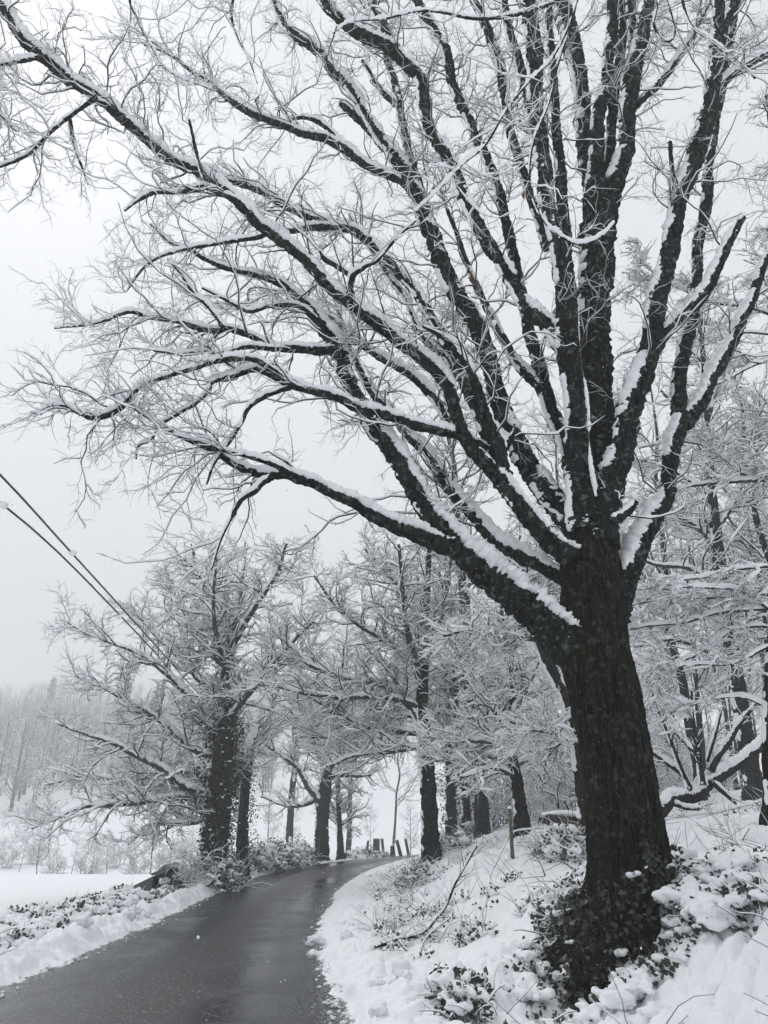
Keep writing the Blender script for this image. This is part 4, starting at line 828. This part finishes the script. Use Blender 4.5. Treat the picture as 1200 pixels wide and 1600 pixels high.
bush('bramble_bush', 'frosted thin-stemmed undergrowth behind the slim fence post', 'bush', [hit(760, 1300), hit(740, 1305), hit(875, 1340), hit(905, 1345), hit(885, 1330)], .4, .45, g, 420, snow=(.05, .13))
bush('bramble_bush', 'dark hollow bramble clump in the snow right of the oak roots', 'bush', [hit(1110, 1440), hit(1080, 1420), hit(1130, 1450)], .20, .17, g, 420, leaf=.055, snow=(.05, .15), nst=12)
bush('bramble_bush', 'snow-bent leafy clump on the bank at upper right of the oak roots', 'bush', [hit(1140, 1385), hit(1165, 1400), hit(1185, 1420), hit(1060, 1370)], .2, .17, g, 220, leaf=.055, snow=(.05, .16), nst=12)
# ivy skirt on the oak's foot (a part of the oak) with snow caught in it
iv = MB(); si = MB(); g = np.random.default_rng(131)
zmin = float(oak.location.z); sel = np.nonzero((TRV[:, 0, 2] < zmin + 1.05))[0]
fi = g.choice(sel, 3200); fj = g.integers(0, TRV.shape[1], 3200); c0 = P_ax = TRV[fi].mean(1); p = TRV[fi, fj]; d = nrm(p - c0)
dens_ = (p[:, 2] - zmin) < .35 + .55 * np.clip(.6 + noise(p[:, 0] * 3, p[:, 1] * 3, p[:, 2] * 1.5) + .5 * (p[:, 0] > c0[:, 0]), 0, 1.6)
p, d = p[dens_], d[dens_]; leaves(iv, p + d * (.02 + .16 * g.random((len(p), 1))), .06, g)
NB = 1500; a = g.uniform(0, 6.28, NB); q = .45 + .70 * g.random(NB) ** .9
bx_ = oak.location.x + np.cos(a) * q * 1.05; by_ = oak.location.y - .25 + np.sin(a) * q * .9
leaves(iv, np.stack([bx_, by_, gh(bx_, by_) + .02 + .22 * g.random(NB) * (1.5 - q)], 1), .06, g)
ivy = part(iv, 'ivy', M_LEAF, oak)
ii = g.choice(len(p), 70); sz = .015 + .055 * g.random(70) ** 3; clumps(si, p[ii] + d[ii] * .10, sz, g, k=9, flat=.8)
ii = g.choice(NB, 170); sz = .03 + .12 * g.random(170) ** 1.6; clumps(si, np.stack([bx_, by_, gh(bx_, by_) + .09], 1)[ii], sz, g, k=9, flat=.55)
melt(part(si, 'snow', M_SNOW, ivy), .011)

# bare multi-stemmed shrub by the shelter
o = copy_tree(shr[1]); p_ = onland(300, 1380, 25.8); place(o, p_[0], p_[1], 1.1, .62, 'thin bare many-stemmed shrub between the sheeted shelter and the broad ivy trunk'); 
if 'group' in o: del o['group']

# ------------------------------------------------------------------ small things
def stick(name, label, cat, chains, r, snow=.012, group=None, mat=M_TWIG, gr=0, seed=1):
    root = empty(name, chains[0][0], label, cat, group); g = np.random.default_rng(seed); b_ = MB(); sn = MB(); tw = []
    for j, ch in enumerate(chains):
        rj = r * (1 if j == 0 else .6); P, R, ln = resample(np.array(ch), np.linspace(rj, rj * .45, len(ch)), step=.03); tubes(b_, P[None], R[None], S=7, disp=[(.2, 14.), (.15, 40.)]); limb_snow(sn, P, R, h0=np.full(len(R), snow), steep=False, S=6)
        if gr and j == 0:
            a, q, _ = resample(np.array(ch), np.linspace(rj, rj * .45, len(ch)), n=20); P1, R1 = grow(a[None], q[None], gr, g, .25, 1, (.25, .7), (.4, .9), 7, .18, (0, 0, .06), .5, .006, .0025); tubes(b_, P1, R1, S=4); twig_snow(sn, P1, R1, .006, 4)
            P2, R2 = grow(P1, R1, gr * 3, g, .2, 1, (.12, .3), (.4, .9), 5, .18, (0, 0, .04), .6, .004, .002); tubes(b_, P2, R2, S=3)
    part(b_, 'branch', mat, root); part(sn, 'snow', M_SNOWT, root); return root
def gpts(pts, lift):
    out = []
    for (a, b_), l in zip(pts, lift): h_ = hit(a, b_ ); h_[2] += l; out.append(h_)
    return out
q0 = hit(590, 1482); yb = q0[1]
stick('dead_branch', 'long forked dead branch lying on the snowy bank above the ploughed edge', 'branch',
      [[at(585, 1481, yb), at(620, 1468, yb + .1), at(658, 1459, yb + .25), at(683, 1434, yb + .35), at(698, 1414, yb + .4), at(712, 1380, yb + .4), at(728, 1352, yb + .4), at(745, 1322, yb + .4)],
       [at(652, 1532, yb - .5), at(655, 1492, yb - .4), at(669, 1462, yb - .2), at(704, 1434, yb)], [at(655, 1492, yb - .4), at(635, 1485, yb - .4), at(622, 1470, yb - .4)]], .026, .014, gr=16, seed=3, mat=M_WOOD)
q1 = hit(762, 1385); stick('dead_branch', 'thin bent stick leaning against the slim fence post', 'branch', [[q1 - [0, 0, .05], at(768, 1365, q1[1] + .5), at(780, 1340, q1[1] + 1), at(800, 1303, 15.9), at(830, 1296, 15.9), at(872, 1292, 15.9)]], .016, .03, gr=5, seed=4)
q1 = hit(852, 1370); stick('dead_branch', 'small forked twig poking from snow right of the slim fence post', 'branch', [[q1, at(845, 1350, q1[1]), at(835, 1335, q1[1]), at(825, 1322, q1[1])], [q1, at(815, 1372, q1[1] + .1), at(790, 1368, q1[1] + .1)]], .010, .008, gr=5, seed=5)
q1 = hit(905, 1368); stick('dead_branch', 'short dark twig against the snow just left of the oak trunk', 'branch', [[q1, at(885, 1350, q1[1]), at(862, 1342, q1[1]), at(838, 1339, q1[1])], [at(895, 1355, q1[1]), at(894, 1370, q1[1] - .1)]], .010, .008, gr=5, seed=6)
q1 = hit(1158, 1318); stick('dead_branch', 'stubby stick standing in smooth snow at the upper right', 'branch', [[q1 - [0, 0, .05], at(1163, 1306, q1[1]), at(1171, 1294, q1[1])]], .012, .004, seed=7)
q1 = hit(1168, 1350); stick('bramble_shoot', 'long thin arching bramble shoot on smooth snow right of the oak', 'shoot', [[q1, at(1165, 1332, q1[1]), at(1150, 1315, q1[1] + .1), at(1135, 1300, q1[1] + .2), at(1122, 1292, q1[1] + .2)]], .006, .004, gr=16, seed=8)
q1 = hit(335, 1392); stick('dead_branch', 'pale bent bough propped against the foot of the broad ivy-wrapped tree', 'branch', [[onland(312, 1388, 25.2), at(325, 1384, 25.3), at(336, 1370, 25.4), at(345, 1352, 25.6), at(350, 1345, 25.8)]], .05, .05, seed=9)
q1 = hit(42, 1420); stick('dry_weed', 'small dry forked weed stalk behind the big rounded bramble bush', 'weed', [[verge(14, 3.2), verge(14, 3.25) + [.02, 0, .5], verge(14, 3.3) + [.0, 0, .75]], [verge(14, 3.25) + [.02, 0, .45], verge(14, 3.3) + [-.18, 0, .65]]], .014, .01, gr=5, seed=10)
# snow chunks thrown up by the plough
def chunk(p, r, label, group=None, seed=0):
    g = np.random.default_rng(seed); b_ = MB(); blobs(b_, [p], r, r * .75, g, S=26, n=18, amp=.5, fr=1.3 / r)
    v = b_.v[0]; v += (.03 * r * 3 * np.stack([noise(v[:, 0] / r * 3 + q * 9, v[:, 1] / r * 3, v[:, 2] / r * 3) for q in range(3)], 1)).astype(np.float32)
    o = b_.build('snow_chunk', M_SNOW, origin=p); tag(o, label, 'snow', group); return o
p_ = hit(492, 1482); chunk(p_ + [0, 0, .07], .13, 'rounded snow lump on the asphalt at the right road edge, farther of two', seed=1)
p_ = hit(494, 1500); chunk(p_ + [0, 0, .05], .11, 'rounded snow lump at the right road edge, nearer of two', seed=2)
g = np.random.default_rng(202)
for q in range(14):
    y = 10.2 + 17 * g.random() ** 1.3; s = g.uniform(.25, .95); x = Lx(y) - s; r_ = g.uniform(.08, .15)
    chunk(np.array([x, y, float(gh(x, y)) + r_ * .25]), r_, 'upended snow block in the ploughed ridge along the left road edge', 'snow blocks in the left ploughed ridge', seed=300 + q)
for q in range(16):
    y = 8 + 9 * g.random() ** 1.2; s = g.uniform(.25, 1.2); x = Rx(y) + s; r_ = g.uniform(.05, .11)
    chunk(np.array([x, y, float(gh(x, y)) + r_ * .2]), r_, 'small snow lump in the soft ploughed edge on the right of the road', 'snow lumps in the right ploughed edge', seed=400 + q)

def post(label, p, hgt, r, lean=(0, 0), mat=M_OLDPOST, group=None, square=False, cat='post', name='fence_post'):
    root = empty(name, p, label, cat, group); b_ = MB(); n_ = 9; zz = np.linspace(-.15, hgt, n_)
    P = np.stack([p[0] + lean[0] * zz, p[1] + lean[1] * zz, p[2] + zz], 1); R = np.full(n_, r) * np.linspace(1.08, .95, n_)
    P2 = np.vstack([P, P[-1] + [0, 0, .002]]); R2 = np.r_[R, .003]
    tubes(b_, P2[None], R2[None], S=4 if square else 10, disp=[(.08, 9.), (.06, 30.)]); part(b_, 'shaft', mat, root, smooth=not square)
    s_ = MB(); blobs(s_, [P[-1] + [0, 0, .02]], r * 1.05, .035, np.random.default_rng(1), S=10, n=7, amp=.15); part(s_, 'snow_cap', M_SNOWT, root)
    return root
pp = hit(801, 1342); YP = pp[1]
post('slim straight green-grey fence post with snow cap on the bank', pp, float(at(801, 1264, YP)[2] - pp[2]), .034, mat=M_POST)
topz = at(801, 1264, YP)[2]
for (px_, pyt, w, lx, lb) in [(569, 1314, 2.6, .12, 'leftmost old fence post behind the snowy bush on the bend'), (583, 1311, 3, 0, 'old fence post second from left, tight beside the stout post'), (588, 1311, 4.4, 0, 'stout old fence post on the outside of the bend'),
                         (598, 1311, 3, -.10, 'tall old fence post standing alone midway along the bend'), (610, 1322, 3.2, 0, 'short old post beside a thinner leaning one'), (615, 1320, 2, -.12, 'thin short leaning post on the bend'),
                         (625, 1313, 3.6, -.28, 'leaning old post second from the right end of the row'), (637, 1311, 3, -.2, 'rightmost old leaning post near the tall straight dark tree')]:
    Y = 50.5; p_ = onland(px_ + 2, 1335, Y, 0); p_[2] -= .05; d_ = pxm(px_, 1320, Y)
    post(lb, p_, max(.5, float(at(px_, pyt, Y)[2] - p_[2])), w * d_ * .75, (lx, 0), group='old posts on the bend')
# wire along the wood
wy = YP; wp = [at(801, 1300, YP), at(900, 1299, YP - .3), at(1050, 1286, YP - 1), at(1130, 1268, YP - 1.5), at(1205, 1248, 11.9)]
P, R, _ = resample(np.array(wp), np.full(5, .004), step=.2); b_ = MB(); tubes(b_, P[None], R[None], S=5); o = b_.build('fence_wire', M_WIRE); tag(o, 'thin fence wire strung from the slim post past the oak to the right', 'wire')
# brown squared boulder
def box_rock(b_, c, sx, sy, sz, rz, mi, seed, top=None):
    g = np.random.default_rng(seed); u = np.linspace(-1, 1, 9)
    V = []; Q = []; off = 0
    for ax in range(3):
        for sg in (-1, 1):
            A, B = np.meshgrid(u, u, indexing='ij'); pt = np.zeros((9, 9, 3)); o_ = [q for q in range(3) if q != ax]; pt[..., ax] = sg; pt[..., o_[0]] = A; pt[..., o_[1]] = B
            V.append(pt.reshape(-1, 3)); i_ = np.arange(8)[:, None] * 9 + np.arange(8)[None]; qd = np.stack([i_, i_ + 1, i_ + 10, i_ + 9], -1).reshape(-1, 4) + off
            Q.append(qd if (sg > 0) == (ax != 1) else qd[:, ::-1]); off += 81
    V = np.vstack(V); nn = np.linalg.norm(V, axis=1, keepdims=True); V = V * (1 - .09 * (nn - 1)); V = V * [sx, sy, sz]
    V = V + .05 * np.stack([noise(V[:, 0] * 3 + seed + q * 5, V[:, 1] * 3, V[:, 2] * 3) for q in range(3)], 1) + .02 * np.stack([noise(V[:, 0] * 11 + seed + q * 5, V[:, 1] * 11, V[:, 2] * 11) for q in range(3)], 1)
    cr, sr = math.cos(rz), math.sin(rz); V = np.stack([V[:, 0] * cr - V[:, 1] * sr, V[:, 0] * sr + V[:, 1] * cr, V[:, 2]], 1) + c
    b_.add(V, np.vstack(Q), mi)
pr = at(888, 1293, 17.2); rk = empty('boulder', pr, 'squared brown stone block with dark top, half capped by snow behind the oak', 'boulder')
b_ = MB(); box_rock(b_, pr + [0, .3, -.10], .24, .4, .30, .35, 0, 4); box_rock(b_, pr + [-.1, .35, .17], .26, .35, .06, .35, 1, 9); box_rock(b_, pr + [-.22, -.05, -.22], .16, .2, .2, -.2, 1, 13)
part(b_, 'stone', [M_STONE, M_STONED], rk); s_ = MB(); blobs(s_, [pr + [-.05, .35, .27], pr + [-.42, .1, -.15]], np.array([.34, .36]), np.array([.07, .16]), g, S=20, n=14, amp=.2, fr=3.); part(s_, 'snow', M_SNOW, rk)

# fallen trunk in the wood on the right
FY = 17.0
ft = empty('fallen_trunk', at(1030, 1265, FY), 'bowed fallen trunk with snow on top and dead branches jutting up, right of the oak', 'fallen tree')
b_ = MB(); s_ = MB()
main = [(1000, 1290, 13), (1030, 1268, 13), (1052, 1248, 12), (1078, 1246, 12), (1092, 1240, 11), (1105, 1224, 12), (1125, 1212, 10), (1145, 1200, 9), (1170, 1180, 8), (1210, 1150, 7)]
brs = [[(1098, 1228, 7), (1094, 1200, 5), (1090, 1160, 4), (1082, 1120, 3), (1080, 1080, 2)], [(1110, 1205, 6), (1122, 1182, 5), (1135, 1165, 5), (1155, 1132, 3.5), (1185, 1095, 2.5)],
       [(1078, 1238, 6), (1068, 1212, 4.5), (1040, 1190, 4), (1010, 1170, 3), (995, 1160, 2)], [(1078, 1230, 4), (1060, 1190, 3), (1045, 1150, 3), (1030, 1115, 2.4), (1020, 1085, 1.6)],
       [(1112, 1222, 4), (1130, 1238, 3.5), (1150, 1256, 2)], [(1045, 1252, 4), (1070, 1262, 3.4), (1092, 1264, 2.4)], [(1096, 1195, 4), (1075, 1165, 3), (1050, 1140, 2.4), (1035, 1120, 1.6)], [(1105, 1190, 3), (1120, 1140, 2.4), (1128, 1105, 1.6)]]
P0, R0 = pxlimb(main, FY, FY + .8); R0 = R0 * .85; P, R, _ = resample(P0, R0, step=.035); tubes(b_, P[None], R[None], S=14, disp=[(.12, 4.), (.1, 14.), (.08, 40.)]); limb_snow(s_, P, R, h0=np.full(len(R), .095), seed=5, S=12)
o_t = part(b_, 'trunk', M_WOOD, ft)
b_ = MB(); PL = []; RL = []
for q, br in enumerate(brs):
    a, r_ = pxlimb(br, FY + .2, FY + .2 + (-1) ** q * .4); P, R, _ = resample(a, r_, step=.035); tubes(b_, P[None], R[None], S=8, disp=[(.15, 8.)]); limb_snow(s_, P, R, h0=np.full(len(R), .055), seed=q); a, r_, _ = resample(a, r_, n=20); PL.append(a); RL.append(r_)
g = np.random.default_rng(17); P1, R1 = grow(np.array(PL), np.array(RL), 40, g, .3, 1, (.3, 1.), (.4, 1.), 7, .2, (0, 0, .04), .5, .014, .004); P2, R2 = grow(P1, R1, 150, g, .2, 1, (.15, .45), (.4, 1.), 5, .2, (0, 0, .03), .6, .007, .003)
tubes(b_, P1, R1, S=5); tubes(b_, P2, R2, S=4); twig_snow(s_, P1, R1, .03, 5); twig_snow(s_, P2, R2, .02, 4); part(b_, 'branch', M_WOOD, ft); part(s_, 'snow', M_SNOWT, ft)

# dark sheeted shelter behind the hedge
SY = 26.5
p0 = onland(262, 1390, SY); sh = empty('shelter', p0, 'low dark sheeted shelter with sloping roof, half hidden behind the snowy hedge', 'shelter')
def prism(b_, pts, Y0, Y1, mi=0, amp=.02):
    f = np.array([at(a, c_, Y0) for a, c_ in pts]); bk = f + [0, Y1 - Y0, 0]; n_ = len(pts); rings = []
    for s_ in np.linspace(0, 1, 10): rings.append(f * (1 - s_) + bk * s_)
    P = np.array(rings); P = P + amp * np.stack([noise(P[..., 0] * 2.5 + q * 7, P[..., 1] * 2.5, P[..., 2] * 2.5) for q in range(3)], -1)
    i_ = (np.arange(9) * n_)[:, None]; k = np.arange(n_)[None]; k2 = ((np.arange(n_) + 1) % n_)[None]
    b_.add(P, np.stack([i_ + k, i_ + k2, i_ + n_ + k2, i_ + n_ + k], -1).reshape(-1, 4), mi)
    for r_ in (P[0], P[-1]):
        c_ = r_.mean(0); V = np.vstack([r_, [c_]]); b_.add(V, [[a, (a + 1) % n_, n_, n_] for a in range(n_)], mi)
b_ = MB(); blobs(b_, [at(272, 1392, SY + .9)], .86, .80, np.random.default_rng(3), S=36, n=26, amp=.16, fr=1.3); part(b_, 'cover', M_TARP, sh)
s_ = MB(); clumps(s_, [at(256, 1376, SY - .05)], np.array([.16]), np.random.default_rng(9)); part(s_, 'snow', M_SNOW, sh)
b_ = MB(); prism(b_, [(234, 1365.5), (262, 1354.5), (268, 1355), (262, 1359), (250, 1367), (238, 1368)], SY - .15, SY + 1.9, 0, .01); part(b_, 'roof_sheet', M_TARP2, sh, False)
b_ = MB(); prism(b_, [(205, 1386), (238, 1369), (238, 1374), (237, 1400), (205, 1400)], SY + .05, SY + 1.6, 0, .01); part(b_, 'side_sheet', M_TARP2, sh, False)

# overhead cables
for lb, pts, lump in [('upper of two black overhead cables, with a snow lump, crossing above the field', [(-420, 380, 9.5), (-200, 545, 11.5), (0, 742, 14), (110, 862, 17.5), (240, 1005, 25), (290, 1062, 30), (330, 1105, 36)], (112, 866, 17.5)),
                      ('lower of two black overhead cables crossing above the field', [(-420, 470, 9.5), (-200, 620, 11.5), (0, 785, 14), (60, 835, 15.6), (130, 902, 18.4), (235, 1012, 26), (275, 1058, 30), (320, 1110, 36)], (6, 792, 14))]:
    p_ = [at(a, c_, y) for a, c_, y in pts]; P, R, _ = resample(np.array(p_), np.full(len(p_), .022), step=.12)
    root = empty('power_cable', P[0], lb, 'cable'); b_ = MB(); tubes(b_, P[None], R[None], S=7); part(b_, 'line', M_CABLE, root)
    s_ = MB(); limb_snow(s_, P, R, h0=np.full(len(R), .012), steep=False, S=6, amount=.8); blobs(s_, [at(*lump) + [0, 0, .03]], .085, .075, g, S=12, n=9, amp=.3); part(s_, 'snow', M_SNOWT, root)

# a few dry oak leaves still hanging on
for (a, c_, y, lb) in [(820, 298, 8.3, 'rust-brown dry leaf cluster hanging between the upper oak limbs'), (738, 430, 9.2, 'small reddish dry leaf cluster beside a mid oak limb')]:
    b_ = MB(); leaves(b_, at(a, c_, y) + np.random.default_rng(5).normal(0, 1, (12, 3)) * [.03, .03, .08], .07, np.random.default_rng(6)); o = b_.build('dry_leaf_cluster', M_DEADLEAF, origin=at(a, c_, y)); tag(o, lb, 'leaves')

# falling snow in the air
g = np.random.default_rng(500); N = 10000; mb = MB(); c = np.stack([g.uniform(-16, 16, N), 1.8 + 26 * g.random(N), g.uniform(0, 17, N)], 1)
c = c[c[:, 2] > gh(c[:, 0], c[:, 1]) + .05]; sz = .0028 + .0072 * g.random(len(c)) ** 3
blobs(mb, c, sz, sz * 1.15, g, S=5, n=4, amp=.2, fr=150.); tag(mb.build('falling_snow', M_SNOWT), kind='stuff')

# ------------------------------------------------------------------ misty air
hb = MB(); lo, hi = np.array([-720, -720, -12]), np.array([720, 720, 125])
v = np.array([[x, y, z] for x in (lo[0], hi[0]) for y in (lo[1], hi[1]) for z in (lo[2], hi[2])])
hb.add(v, [[0, 1, 3, 2], [4, 6, 7, 5], [0, 4, 5, 1], [2, 3, 7, 6], [0, 2, 6, 4], [1, 5, 7, 3]])
mh = bpy.data.materials.new('haze'); mh.use_nodes = True; t = mh.node_tree
t.nodes.remove(t.nodes['Principled BSDF']); vp = t.nodes.new('ShaderNodeVolumePrincipled')
vp.inputs['Color'].default_value = (.95, .965, .985, 1); vp.inputs['Density'].default_value = HAZE_DENSITY; vp.inputs['Anisotropy'].default_value = .2
t.links.new(vp.outputs[0], t.nodes['Material Output'].inputs['Volume'])
o = hb.build('haze', mh, smooth=False); tag(o, kind='stuff')
